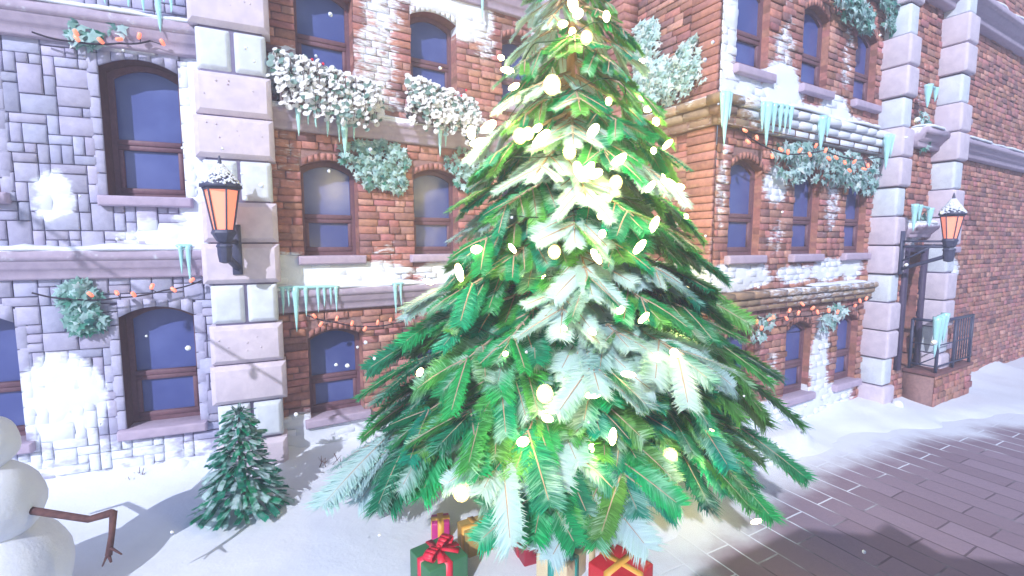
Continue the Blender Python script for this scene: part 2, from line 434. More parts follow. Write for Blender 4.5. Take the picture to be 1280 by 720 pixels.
def brick_cornice(bld, F, u0, u1, zb, zt, proj, snow, e0=0, e1=0):
    """corbelled cornice of big rounded stones; e0/e1 let the courses run past the ends to make a corner"""
    mb = MB(); n = 3; h = (zt - zb) / n
    for c in range(n):
        w1 = proj * (.52 + .24 * c); z = zb + c * h
        u = u0 - e0 * w1; end = u1 + e1 * w1
        while u < end - .01:
            e = u + R.uniform(.32, .55)
            if end - e < .22: e = end
            v = R.uniform(.8, 1.15)
            mb.fbox(F, u + .005, e - .005, 0, w1 + R.uniform(-.006, .01), z + .005, z + h - .004, .03, 0, (v, v * R.uniform(.92, 1.05), v * R.uniform(.9, 1.05)), lambda a, b_: snow(a, b_) + (.16 if b_ > zt - .02 else 0))
            u = e
    mb.fbox(F, u0 - e0 * proj * .5, u1 + e1 * proj * .5, 0, proj * .5, zb + .01, zt - .02, 0, 1, sn=.35)
    return mb.build('cornice', [M['cornice_brick'], M['mortar']], bld)
def quoins(bld, F, u0, u1, wd, seq, wb=-.3, h=.565, zbase=0, labels=True, grow=.05, ztop=9.6):
    """corner pier: plain core with big and paired stone blocks"""
    core = MB(); core.fbox(F, u0 + .05, u1 - .05, wb, wd - .06, zbase, ztop); q = core.build('quoin_pier', M['stone_joint'], bld)
    z = zbase; k = 0
    while z < ztop:
        pair = seq[k % len(seq)]
        g = 0 if pair else grow * (1 if k % 3 else .6); j = R.uniform(-.012, .012)
        if pair:
            c = (u0 + u1) / 2 + .01
            for a, b_ in ((u0, c - .004), (c + .004, u1)):
                mb = MB(); mb.fbox(F, a + .012, b_ - .012, wb, wd + R.uniform(-.01, .01), z + .014, z + h - .014, .055); mb.build('stone_block', M['quoin_pale'], q, bevel=.016)
        else:
            mb = MB(); mb.fbox(F, u0 - g + j, u1 + g + j, wb, wd + .03 + R.uniform(-.01, .012), z + .01, z + h - .01, .06)
            for _ in range(R.randint(3, 6)):     # chipped pits
                pu, pz = R.uniform(u0 + .08, u1 - .08), R.uniform(z + .1, z + h - .1); 
                mb.ball(F.P(pu, wd + .028, pz), R.uniform(.008, .016), 6, 4)
            mb.build('stone_block', M['quoin_pink'], q, bevel=.016)
        z += h; k += 1
    return q

# ---- stone house on the left
HL = thing('stone_house', 'lilac grey stone house with brown sash windows at the left', 'building', FL.P(-.6, 0, 0))
opsL = []
for u in (-1.3, -3.2, -5.1):
    for z0, z1 in ((.86, 2.53), (4.0, 5.76), (7.0, 8.6)): opsL.append(Op(u, u + .85, z0, z1, .13))
snowL = patch_field([(-1.95, 1.35, .45, .62, .95), (-1.7, .5, 1.2, .3, .62), (-.7, .35, .7, .3, .55), (-.2, 5.0, .28, .95, 1.0), (-.25, 4.0, .3, .5, .9), (-.6, 3.5, .62, .16, .85), (-.2, 3.3, .3, .2, .7),
                     (-1.0, 5.95, .5, .13, .8), (-1.85, 3.95, .22, .35, .9), (-3.9, 3.5, .8, .3, .8), (-4.5, 1.2, .6, .6, .8), (-2.3, 6.7, .6, .4, .8)])
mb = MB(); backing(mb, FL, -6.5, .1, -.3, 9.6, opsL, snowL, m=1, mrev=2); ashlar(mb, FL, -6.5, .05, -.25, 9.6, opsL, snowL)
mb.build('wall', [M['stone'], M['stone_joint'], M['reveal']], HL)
for o in opsL: window(HL, FL, o)
molding(HL, FL, -6.5, .05, 2.93, 3.3, .17); molding(HL, FL, -6.5, .05, 5.86, 6.25, .2)
quoins(HL, FP, -.06, .78, .0, [0, 1, 0], ztop=9.5)

# ---- brick house in the middle
HA = thing('brick_house', 'red brick house with lilac cornices and planters behind the tree', 'building', FA.P(3, 0, 0))
opsA = []
for u in (.34, 2.10, 3.84):
    for z0, z1 in ((.62, 2.02), (3.19, 4.66), (5.97, 7.26), (8.6, 10.0)): opsA.append(Op(u, u + .83, z0, z1, .12))
snowA = patch_field([(.75, 2.88, 1.2, .22, 1.0), (2.9, 2.88, .8, .2, .9), (0.1, 2.95, .4, .3, .8), (1.5, 6.35, .36, .55, .56), (1.35, 5.75, .55, .3, .56), (1.65, 7.2, .35, .5, .62), (2.9, 7.35, .75, .42, 1.0), (2.2, 7.45, .6, .15, .7),
                     (3.5, 7.0, .2, .4, .55), (.2, 5.8, .25, .5, .75), (.9, .25, 1.0, .3, .85), (.2, .3, .5, .45, .9), (2.5, .3, 1.2, .35, .8), (1.6, 3.25, .25, .22, .4), (4.8, 7.2, .4, .6, .5), (.1, 4.6, .35, .5, .33), (2.7, 5.6, .8, .2, .7), (5.3, 3.0, .6, .3, .8)], .14)
bandsA = ((2.36, 2.66), (5.08, 5.36), (7.62, 7.95))
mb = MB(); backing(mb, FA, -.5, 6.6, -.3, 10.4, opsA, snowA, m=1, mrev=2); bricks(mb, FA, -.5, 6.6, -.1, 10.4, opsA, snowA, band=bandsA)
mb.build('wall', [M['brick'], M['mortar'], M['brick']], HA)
for o in opsA: window(HA, FA, o, .22)
for zb, zt in ((2.34, 2.69), (5.05, 5.38), (7.55, 7.95)): molding(HA, FA, -.4, 6.6, zb, zt, .17)

# ---- brick corner house on the right
HD = thing('corner_house', 'red brick corner house with stone brick cornices right of the tree', 'building', FD.P(2, -1, 0))
opsD = []
for u in (.33, 2.07, 3.80):
    for z0, z1 in ((.62, 1.98), (3.19, 4.70), (6.03, 7.38), (8.6, 10.0)): opsD.append(Op(u, u + .80, z0, z1, .15))
snowD = patch_field([(.5, 2.85, .62, .24, 1.0), (1.15, 2.85, .3, .2, .85), (2.2, 2.85, .6, .17, .72), (3.3, 2.9, .6, .22, .82), (4.2, 2.95, .4, .3, .8), (3.2, 1.15, .32, .85, .85), (2.9, .4, 1.3, .3, .9), (1.2, .35, .9, .35, .85), (4.2, .4, .4, .3, .7),
                     (.15, 6.7, .2, 1.1, .86), (.35, 5.75, .5, .3, .95), (1.55, 5.85, .55, .45, 1.0), (1.55, 6.5, .25, .4, .6), (3.2, 5.75, .5, .3, .85), (2.5, 5.6, 2.2, .16, .9), (.12, 4.3, .12, .8, .5), (1.6, 3.5, .3, .3, .45), (1.6, 7.0, .12, .6, .45), (3.3, 4.1, .25, .6, .5), (3.5, 6.8, .15, .7, .5), (1.5, 4.35, .35, .3, .8), (2.2, 4.75, .3, .25, .7), (4.25, 3.6, .3, .6, .55), (1.7, 1.2, .2, .4, .5)], .16)
bandsD = ((2.3, 2.6), (5.15, 5.5), (7.95, 8.3))
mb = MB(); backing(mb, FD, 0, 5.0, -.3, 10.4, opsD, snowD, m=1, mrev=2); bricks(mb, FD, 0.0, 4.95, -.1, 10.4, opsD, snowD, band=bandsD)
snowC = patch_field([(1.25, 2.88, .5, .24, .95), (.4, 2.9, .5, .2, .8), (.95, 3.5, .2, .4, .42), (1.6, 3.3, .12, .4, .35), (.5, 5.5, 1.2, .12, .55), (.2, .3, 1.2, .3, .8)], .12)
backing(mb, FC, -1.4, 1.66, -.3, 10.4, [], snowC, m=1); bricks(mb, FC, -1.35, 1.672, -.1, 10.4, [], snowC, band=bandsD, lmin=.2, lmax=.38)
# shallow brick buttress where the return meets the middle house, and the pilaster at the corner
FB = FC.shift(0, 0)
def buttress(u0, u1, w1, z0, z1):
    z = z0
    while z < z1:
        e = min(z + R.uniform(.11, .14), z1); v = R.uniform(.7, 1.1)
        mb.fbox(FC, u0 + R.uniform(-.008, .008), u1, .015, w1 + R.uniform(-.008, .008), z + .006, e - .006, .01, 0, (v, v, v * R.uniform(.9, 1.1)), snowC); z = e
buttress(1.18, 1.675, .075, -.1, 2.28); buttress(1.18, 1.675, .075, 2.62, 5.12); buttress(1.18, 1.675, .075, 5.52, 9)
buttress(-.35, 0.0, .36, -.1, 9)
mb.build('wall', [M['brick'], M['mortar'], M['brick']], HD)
for o in opsD: window(HD, FD, o, .11)
ncs = patch_field([(.9, 2.6, .5, .2, .0)])
brick_cornice(HD, FD, 0, 4.88, 2.28, 2.62, .24, patch_field([(2.6, 2.55, 1.6, .25, .42), (4.2, 2.6, .8, .2, .4)]), e0=1)
brick_cornice(HD, FC, -.2, 1.66, 2.28, 2.62, .24, patch_field([(.5, 2.6, .6, .2, .3)]))
brick_cornice(HD, FD, 0, 4.88, 5.12, 5.52, .28, patch_field([(2.9, 5.4, 2.4, .4, 1.0), (.5, 5.5, .6, .15, .5)]), e0=1)
brick_cornice(HD, FC, -.2, 1.66, 5.12, 5.52, .28, patch_field([(.8, 5.5, 1.2, .2, .30)]))
brick_cornice(HD, FD, 0, 4.88, 7.9, 8.3, .28, patch_field([(2, 8.2, 3, .3, .5)]), e0=1)
snow_ledge(HD, FD, 1.3, 4.4, .27, 5.53, .07); snow_ledge(HD, FD, 2.5, 4.5, .2, 2.63, .035)
# corner pier of stone blocks, seen from its left side: blocks wrap the corner
def wrap_quoins(bld, F, u0, u1, w0, w1, seq, ztop, h=.565, zbase=-.05):
    c = MB(); c.fbox(F, u0 + .05, u1 - .05, w0 - .3, w1 - .05, zbase, ztop); q = c.build('quoin_pier', M['stone_joint'], bld)
    z = zbase; k = 0
    while z < ztop:
        g = -.015 if seq[k % len(seq)] else .04
        b_ = MB(); b_.fbox(F, u0 - g, u1 + g, w0 - .25, w1 + g, z + .012, z + h - .012, .03)
        b_.build('stone_block', M['quoin_pale' if g < 0 else 'quoin_pink'], q, bevel=.02)
        z += h; k += 1
    return q
wrap_quoins(HD, FD, 4.80, 5.18, 0, .45, [0, 1, 0], 10)

# ---- next house at the right edge
HE = thing('end_house', 'narrow brick house with dark door at the right edge', 'building', FE.P(6, -1, 0))
opsE = [Op(5.38, 6.1, .8, 3.2, .0), Op(7.1, 7.8, 3.3, 4.7, .12), Op(7.1, 7.8, 6.1, 7.3, .12), Op(7.1, 7.8, 1.1, 2.2, .12)]
snowE = patch_field([(5.6, 3.6, .5, .3, .6), (5.5, 6.2, .3, .9, .35), (7.4, 2.8, .8, .3, .8), (7.2, .4, 1.5, .3, .7)])
mb = MB(); backing(mb, FE, 4.95, 24, -.3, 10.4, opsE, snowE, m=1, mrev=2); bricks(mb, FE, 5.19, 16, -.1, 10.4, opsE, snowE)
mb.build('wall', [M['brick'], M['mortar'], M['brick']], HE)
for o in opsE[1:]: window(HE, FE, o, .12)
wrap_quoins(HE, FE, 6.25, 6.68, 0, .42, [0, 0, 1], 10)
molding(HE, FE, 5.2, 6.2, 5.25, 5.6, .3); molding(HE, FE, 5.2, 6.2, 3.5, 3.78, .26); molding(HE, FE, 6.7, 24, 5.25, 5.6, .3); molding(HE, FE, 5.2, 24, 8.0, 8.4, .4)
mb = MB(); mb.fbox(FE, 5.4, 6.08, -.25, -.19, .82, 3.18)
for z0, z1 in ((.95, 1.7), (1.85, 3.0)):
    for a, b_ in ((5.48, 5.7), (5.78, 6.0)): mb.fbox(FE, a, b_, -.19, -.165, z0, z1, .02)
dr = mb.build('door', M['door'], HE)
h = MB(); h.ball(FE.P(5.46, -.13, 1.78), .03, 8, 6); h.build('handle', M['iron'], dr)
mb = MB()
for a, b_, z0, z1 in ((5.24, 5.37, .8, 3.34), (6.11, 6.24, .8, 3.34), (5.371, 6.109, 3.21, 3.34)): mb.fbox(FE, a, b_, .0, .11, z0, z1, .015)
mb.build('door_frame', M['door'], HE)
st = thing('brick_stoop', 'small red brick stoop with dark landing beside the corner pier', 'stoop', FD.P(6.6, .6, 0))
mb = MB(); FS = FD.shift(0, 0)
u0, u1, w0, w1, zt = 5.7, 7.6, .42, .95, .72
mb.fbox(FD, u0 + .01, u1 - .01, w0, w1 - .01, -.2, zt)
bricks(mb, FD.shift(0, w1 - .012), u0, u1, -.1, zt, [], lambda a, b_: .1, hh=.15, m=1)
fs = Facade(FD.P(u0 + .012, 0, 0)[:2], 150); bricks(mb, fs, -w1, -w0, -.1, zt, [], lambda a, b_: .05, hh=.15, m=1, lmin=.18, lmax=.3)
mb.build('base', [M['mortar'], M['brick']], st)
mb = MB(); mb.fbox(FD, u0 - .03, u1 + .03, w0, w1 + .03, zt + .001, zt + .07, .012); mb.build('landing', surface('landing_stone', (.20, .09, .09), .8, .3, 8), st, bevel=.006)
rl = thing('iron_railing', 'dark iron railing with snow standing on the brick stoop', 'railing', FD.P(5.8, .9, zt + .07))
zr = zt + .07
for (u, w) in ((5.76, .93), (5.76, .50), (6.6, .93), (7.5, .93)):
    mb = MB(); mb.box(FD.P(u, w, zr + .52), (.045, .045, 1.04), math.radians(30)); mb.build('post', M['iron'], rl)
def bar(mb, a, b_, r): mb.tube([a, b_], r, 6)
for zz, r in ((1.04, .032), (.55, .013), (.12, .016)):
    mb = MB(); bar(mb, FD.P(5.76, .50, zr + zz), FD.P(5.76, .95, zr + zz), r); bar(mb, FD.P(5.74, .93, zr + zz), FD.P(7.52, .93, zr + zz), r); mb.build('rail', M['iron'], rl)
mb = MB(); bar(mb, FD.P(5.76, .52, zr + .02), FD.P(5.76, .92, zr + .32), .014); mb.build('brace', M['iron'], rl)
for k in range(6): mb = MB(); bar(mb, FD.P(6.75 + k * .13, .93, zr + .12), FD.P(6.75 + k * .13, .93, zr + 1.03), .012); mb.build('baluster', M['iron'], rl)

# ------------------------------------------------------------------ ground
edge = [(1.2, 3.0), (1.88, 4.53), (2.74, 5.26), (4.01, 6.27), (5.33, 7.2), (6.3, 7.6), (8.5, 8.2), (14, 9.5)]
def paved(x, y):
    """signed distance: positive on the bare paving"""
    bd = 1e9; sgn = -1
    for (a, b_), (c, d) in zip(edge, edge[1:]):
        t = max(0, min(1, ((x - a) * (c - a) + (y - b_) * (d - b_)) / ((c - a) ** 2 + (d - b_) ** 2)))
        qx, qy = a + t * (c - a), b_ + t * (d - b_)
        q = math.hypot(x - qx, y - qy)
        if q < bd:
            bd = q; sgn = 1 if (c - a) * (y - b_) - (d - b_) * (x - a) < 0 else -1
    return bd * sgn
def pd(x, y): return paved(x, y) + .35 + .35 * nz(x * .9, y * .9, 3) + .14 * nz(x * 3, y * 3, 5)
walls = [(FL, -6.5, .1, .28, .5), (FA, -.5, 6.6, .22, .5), (FD, 0, 4.7, .15, .45), (FC, -1.5, 1.66, .2, .5), (FE, 4.8, 11, .12, .4)]
def bank(x, y):
    h = 0
    for F, a, b_, hh, fall in walls:
        u = (x - F.O[0]) * F.d[0] + (y - F.O[1]) * F.d[1]; w = (x - F.O[0]) * F.n[0] + (y - F.O[1]) * F.n[1]
        if a - .6 < u < b_ + .6 and w > -2: h = max(h, hh * (1 + .7 * nz(u * 1.1, hh * 30)) * math.exp(-max(0, w) / fall))
    return h
def snow_h(x, y):
    q = pd(x, y)
    h = .05 + .035 * nz(x * .5, y * .5) + .012 * nz(x * 2, y * 2) + bank(x, y)
    return h + (-.16) * smooth(q, -.55, .35)
mb = MB(); nx, ny = 250, 200; X0, X1, Y0, Y1 = -14, 16, -9, 15
for j in range(ny + 1):
    for i in range(nx + 1):
        x = X0 + (X1 - X0) * i / nx; y = Y0 + (Y1 - Y0) * j / ny; mb.vert((x, y, snow_h(x, y)))
for j in range(ny):
    for i in range(nx): k = j * (nx + 1) + i; mb.face((k, k + 1, k + nx + 2, k + nx + 1))
o = mb.build('snow_ground', M['snow'], smooth=True); o['kind'] = 'structure'
m, nt, b = new_mat('pavers'); M['paver'] = m
tc = N(nt, 'ShaderNodeTexCoord'); mp = N(nt, 'ShaderNodeMapping'); mp.inputs['Rotation'].default_value = (0, 0, math.radians(62))
nt.links.new(tc.outputs['Object'], mp.inputs['Vector'])
wn = N(nt, 'ShaderNodeTexNoise'); wn.inputs['Scale'].default_value = 2.5; nt.links.new(mp.outputs[0], wn.inputs['Vector'])
va = N(nt, 'ShaderNodeMix', data_type='VECTOR'); va.inputs[0].default_value = .025; nt.links.new(mp.outputs[0], va.inputs[4]); nt.links.new(wn.outputs['Color'], va.inputs[5])
bt = N(nt, 'ShaderNodeTexBrick'); nt.links.new(va.outputs[1], bt.inputs['Vector'])
bt.inputs['Scale'].default_value = 1; bt.inputs['Brick Width'].default_value = .95; bt.inputs['Row Height'].default_value = .34; bt.inputs['Mortar Size'].default_value = .011; bt.inputs['Mortar Smooth'].default_value = .2
bt.offset = .37; bt.offset_frequency = 2
bt.inputs['Color1'].default_value = (.25, .18, .23, 1); bt.inputs['Color2'].default_value = (.33, .25, .32, 1); bt.inputs['Mortar'].default_value = (.14, .10, .13, 1)
sa = N(nt, 'ShaderNodeAttribute', attribute_name='snow')
n1 = noise_tex(nt, 1.2, 5, .6); n2 = noise_tex(nt, 18, 4)
tot = math_n(nt, 'ADD', sa.outputs['Fac'], math_n(nt, 'MULTIPLY', math_n(nt, 'SUBTRACT', n1, .5), .9))
dust = ramp(nt, tot, .40, 1.0)
jn = math_n(nt, 'MULTIPLY', bt.outputs['Fac'], ramp(nt, tot, .05, .35))
base = mix(nt, math_n(nt, 'MULTIPLY', n2, .35), bt.outputs['Color'], (.12, .08, .10, 1))
c = mix(nt, math_n(nt, 'MAXIMUM', dust, jn), base, SNOW + (1,))
nt.links.new(c, b.inputs['Base Color']); b.inputs['Roughness'].default_value = .7
bump(nt, b, math_n(nt, 'SUBTRACT', math_n(nt, 'MULTIPLY', n2, .3), bt.outputs['Fac']), .6, .012)
mb = MB(); nx, ny = 90, 80; X0, X1, Y0, Y1 = -14, 16, -9, 15
for j in range(ny + 1):
    for i in range(nx + 1):
        x = X0 + (X1 - X0) * i / nx; y = Y0 + (Y1 - Y0) * j / ny; mb.vert((x, y, 0), sn=1 - smooth(pd(x, y), -.2, 1.3))
for j in range(ny):
    for i in range(nx): k = j * (nx + 1) + i; mb.face((k, k + 1, k + nx + 2, k + nx + 1))
o = mb.build('pavement', M['paver']); o['kind'] = 'structure'
mb = MB(); mb.poly([(-24, -14, -.30), (34, -14, -.30), (34, 26, -.30), (-24, 26, -.30)])
o = mb.build('ground', M['snow']); o['kind'] = 'structure'
def lump(px, py, r, label):
    rr = ray(px, py); t = (.12 - CH) / rr.z; c = (rr.x * t, rr.y * t, r * .55 + .1)
    mb = MB(); mb.ball(c, r, 16, 10, sc=(1, 1, .9), lump=.2, seed=px); tag(mb.build('snowball', M['snow'], smooth=True), label, 'snowball', 'snow lumps by the left wall')
lump(230, 592, .17, 'larger snow lump half hidden behind the small fir'); lump(213, 590, .075, 'smaller snow lump left of the small fir by the wall')
lump(1122, 508, .10, 'snow lump on the ground at the foot of the corner pier')

# ------------------------------------------------------------------ icicles
def icicles(name_label, F, w, items, grp='icicles along the cornices'):
    """items: (px, py_top, py_bottom, width px) read off the wall at depth w"""
    us = [F.uz(i[0], i[1], w) for i in items]
    root = thing('icicle_cluster', name_label, 'icicles', F.P(us[0][0], w, us[0][1]), grp)
    for (px, pt, pb, wd), (u, z) in zip(items, us):
        zb = F.uz(px, pb, w)[1]; u2 = F.uz(px + wd, pt, w)[0]; r0 = max(.018, abs(u2 - u) / 2 * .8); r0 = min(r0, .085)
        mb = MB(); n = 9; nr = 9; rings = []; sd = R.uniform(0, 99)
        for k in range(nr + 1):
            f = k / nr; rr = r0 * (1 - f) ** .75 * (1 + .18 * nz(f * 4, sd)) + .003
            cx = .015 * nz(f * 1.5, sd + 3) * f
            rings.append([mb.vert(F.P(u + cx + rr * math.cos(2 * math.pi * a / n) * (1 + .12 * nz(a, sd)), w + rr * .85 * math.sin(2 * math.pi * a / n), z + .03 + (zb - z - .03) * f)) for a in range(n)])
        for a, b_ in zip(rings, rings[1:]):
            for k in range(n): mb.face((a[k], b_[k], b_[(k + 1) % n], a[(k + 1) % n]))
        mb.face(rings[0]); mb.face(rings[-1][::-1]); mb.build('icicle', M['ice'], root, smooth=True)
    if len(items) > 1:
        ulo, uhi = min(u for u, z in us) - .05, max(u for u, z in us) + .05; zz = sum(z for u, z in us) / len(us)
        mb = MB(); pts = [F.P(ulo + (uhi - ulo) * k / 8, w, us[0][1] + (us[-1][1] - us[0][1]) * k / 8 + .02 + .01 * nz(k, 2)) for k in range(9)]
        mb.tube(pts, [.012] + [.024 + .006 * nz(k, 7) for k in range(7)] + [.012], 7); mb.build('ice_ridge', M['ice'], root, smooth=True)
    return root
icicles('row of icicles under the left window planter', FA, .30, [(372, 134, 170, 9), (385, 140, 156, 4), (394, 140, 160, 5), (409, 142, 171, 7), (423, 145, 178, 6), (430, 146, 197, 14), (442, 148, 176, 5)])
icicles('pair of icicles under the second window planter', FA, .30, [(550, 160, 196, 7), (557, 161, 184, 5)])
icicles('row of icicles on the lower cornice right of the left pier', FA, .18, [(353, 361, 394, 6), (360, 361, 384, 4), (369, 361, 415, 11), (382, 361, 396, 7), (397, 360, 391, 6), (405, 360, 384, 5), (413, 360, 382, 4), (420, 360, 390, 6)])
icicles('two icicles on the lower cornice left of the tree', FA, .18, [(494, 356, 395, 6), (501, 356, 383, 4)])
icicles('two icicles on the stone house cornice below the lantern', FL, .18, [(225, 309, 343, 7), (235, 309, 356, 9)])
icicles('row of icicles on the high cornice at the top left', FL, .21, [(131, -6, 5, 5), (160, -6, 9, 6), (178, -5, 15, 7), (197, -5, 40, 12), (205, -4, 3, 4), (213, -4, 16, 6)])
icicles('single icicle on the top cornice left of the tree tip', FA, .18, [(603, -10, 23, 6)])
icicles('long icicles at the outer corner of the upper brick cornice', FD, .29, [(904, 118, 160, 7), (908, 118, 184, 10), (913, 119, 150, 5)])
icicles('row of icicles at the middle of the snowy upper cornice', FD, .29, [(954, 130, 165, 6), (960, 131, 185, 9), (968, 132, 168, 6), (976, 133, 166, 6), (983, 134, 164, 5), (989, 136, 168, 5)])
icicles('pair of icicles right of centre on the snowy upper cornice', FD, .29, [(1028, 148, 190, 9), (1035, 150, 172, 5)])
icicles('broad icicles where the upper cornice meets the corner pier', FD, .29, [(1110, 170, 213, 7), (1115, 171, 198, 5)])
icicles('icicles on the small high cornice between the right piers', FE, .30, [(1161, 108, 136, 6), (1170, 112, 128, 4)])
icicles('icicles on the small low cornice above the dark door', FE, .27, [(1144, 257, 290, 5), (1150, 258, 276, 4), (1163, 262, 284, 5)])
icicles('sheet of icicles hanging from the stoop railing', FD, .97, [(1172, 398, 446, 7), (1177, 396, 436, 6), (1182, 393, 428, 6)])

# ------------------------------------------------------------------ leaves, ivy and planters
def leaf_pts(kind):
    if kind == 'ivy': a = [(0, .25), (.38, .42), (.28, .05), (.55, -.12), (.22, -.25), (0, -.75), (-.22, -.25), (-.55, -.12), (-.28, .05), (-.38, .42)]
    elif kind == 'round': a = [(math.cos(t) * .45, math.sin(t) * .5) for t in [k * math.pi / 4 for k in range(8)]]
    else: a = [(0, .5), (.22, .1), (.2, -.3), (0, -.9), (-.2, -.3), (-.22, .1)]
    return a
def add_leaf(mb, c, nrm, roll, size, kind, t, cup=.18):
    nrm = Vector(nrm).normalized(); ref = Vector((0, 0, 1)); x = ref.cross(nrm)
    x = x.normalized() if x.length > .1 else Vector((1, 0, 0)); y = nrm.cross(x)
    ca, sa = math.cos(roll), math.sin(roll); x, y = x * ca + y * sa, y * ca - x * sa
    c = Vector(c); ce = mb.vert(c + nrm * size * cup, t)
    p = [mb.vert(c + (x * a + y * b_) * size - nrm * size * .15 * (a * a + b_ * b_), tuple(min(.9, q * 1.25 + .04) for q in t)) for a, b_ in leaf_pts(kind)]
    for k in range(len(p)): mb.face((ce, p[(k + 1) % len(p)], p[k]))
def frost(g, s): return tuple(a * (1 - s) + b_ * s for a, b_ in zip(g, (.66, .85, .88)))
def ivy(label, F, ells, n, size=.1, frosty=.5, w0=.05, w1=.2, grp='frosted ivy on the walls', kind='ivy', up=False):
    """ells: (px, py, rx px, ry px) blobs on the wall"""
    E = []
    for (px, py, rx, ry) in ells:
        u, z = F.uz(px, py, w0); u2 = F.uz(px + rx, py, w0)[0]; z2 = F.uz(px, py + ry, w0)[1]; E.append((u, z, abs(u2 - u), abs(z2 - z)))
    root = thing('ivy', label, 'ivy', F.P(E[0][0], w0, E[0][1]), grp)
    st_ = MB(); mb = MB()
    if len(E) > 1: st_.tube([F.P(e[0], w0 + .02, e[1]) for e in E], .007, 4)
    tot = sum(e[2] * e[3] for e in E)
    for (u, z, ru, rz) in E:
        for _ in range(max(2, int(rz * 6))):
            a = R.uniform(-.7, .7) * ru; p = []
            for k in range(5): p.append(F.P(u + a + .05 * R.uniform(-1, 1), w0 + R.uniform(0, .04), z + rz * .9 - 1.7 * rz * k / 4))
            st_.tube(p, .006, 4)
        for _ in range(int(n * ru * rz / tot)):
            while True:
                a, b_ = R.uniform(-1, 1), R.uniform(-1, 1)
                if a * a + b_ * b_ < 1 + .25 * nz(a * 3 + u, b_ * 3 + z): break
            dome = max(0, 1 - a * a - b_ * b_) ** .5
            w = w0 + (w1 - w0) * dome * R.uniform(.4, 1)
            nn = Vector(F.n + (0,)) + Vector((R.gauss(0, .45), R.gauss(0, .45), R.gauss(.25, .4)))
            g = R.choice(((.03, .20, .14), (.04, .24, .17), (.03, .18, .17)))
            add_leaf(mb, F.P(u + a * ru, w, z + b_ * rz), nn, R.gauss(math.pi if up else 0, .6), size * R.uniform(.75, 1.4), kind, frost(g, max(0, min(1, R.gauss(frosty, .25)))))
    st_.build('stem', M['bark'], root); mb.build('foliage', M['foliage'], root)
    return root
ivy('frosted ivy left of the ground floor window of the stone house', FL, [(100, 372, 26, 22), (108, 398, 26, 20)], 190, .12, .35)
ivy('sprays of ivy under the high cornice at the top left', FL, [(103, 40, 16, 18), (150, 37, 12, 11), (118, 48, 14, 8)], 60, .13, .4)
ivy('frosted ivy hanging below the cornice between the brick house windows', FA, [(450, 195, 26, 18), (482, 198, 30, 22), (468, 218, 24, 18), (490, 228, 18, 16)], 420, .10, .5)
ivy('frosted ivy close behind the left edge of the tree', FA, [(575, 205, 18, 22), (583, 228, 16, 14), (600, 200, 16, 20)], 200, .10, .5)
ivy('tall snowy ivy bush standing on the cornice right of the tree', FC, [(812, 70, 16, 42), (815, 105, 24, 24), (845, 100, 26, 20), (862, 80, 16, 28), (872, 62, 6, 14), (840, 116, 42, 16), (808, 45, 12, 18), (830, 95, 40, 22)], 1050, .105, .8, .08, .34, up=True)
ivy('broad snowy ivy with lights above the middle corner house window', FD, [(985, 205, 24, 26), (1005, 195, 26, 16), (1035, 210, 26, 22), (1060, 215, 18, 26)], 620, .10, .55, .08, .28)
ivy('narrow snowy ivy against the stone pier under the upper cornice', FD, [(1092, 215, 12, 20), (1083, 232, 10, 12)], 130, .10, .5, .06, .2)
ivy('small ivy sprig over the leftmost ground window of the corner house', FD, [(957, 403, 11, 10), (946, 420, 9, 8)], 44, .10, .6, .22, .30)
ivy('small ivy sprig over the second ground window of the corner house', FD, [(1042, 393, 15, 12), (1033, 406, 9, 8)], 70, .10, .55, .20, .30)
ivy('dark green ivy hanging in from the top of the corner house', FD, [(1055, 2, 24, 16), (1068, 22, 18, 18), (1075, 36, 10, 8)], 300, .11, .35, .1, .35)
ivy('narrow ivy hanging beside the top of the corner pier', FD, [(1110, 12, 11, 18), (1112, 36, 8, 10)], 110, .11, .3, .1, .25)
ivy('small ivy tuft between the two right piers', FE, [(1152, 172, 6, 18), (1151, 152, 5, 12)], 60, .10, .35, .06, .2)
ivy('low ivy tuft above the dark door', FE, [(1146, 274, 6, 12)], 30, .09, .35, .06, .2)

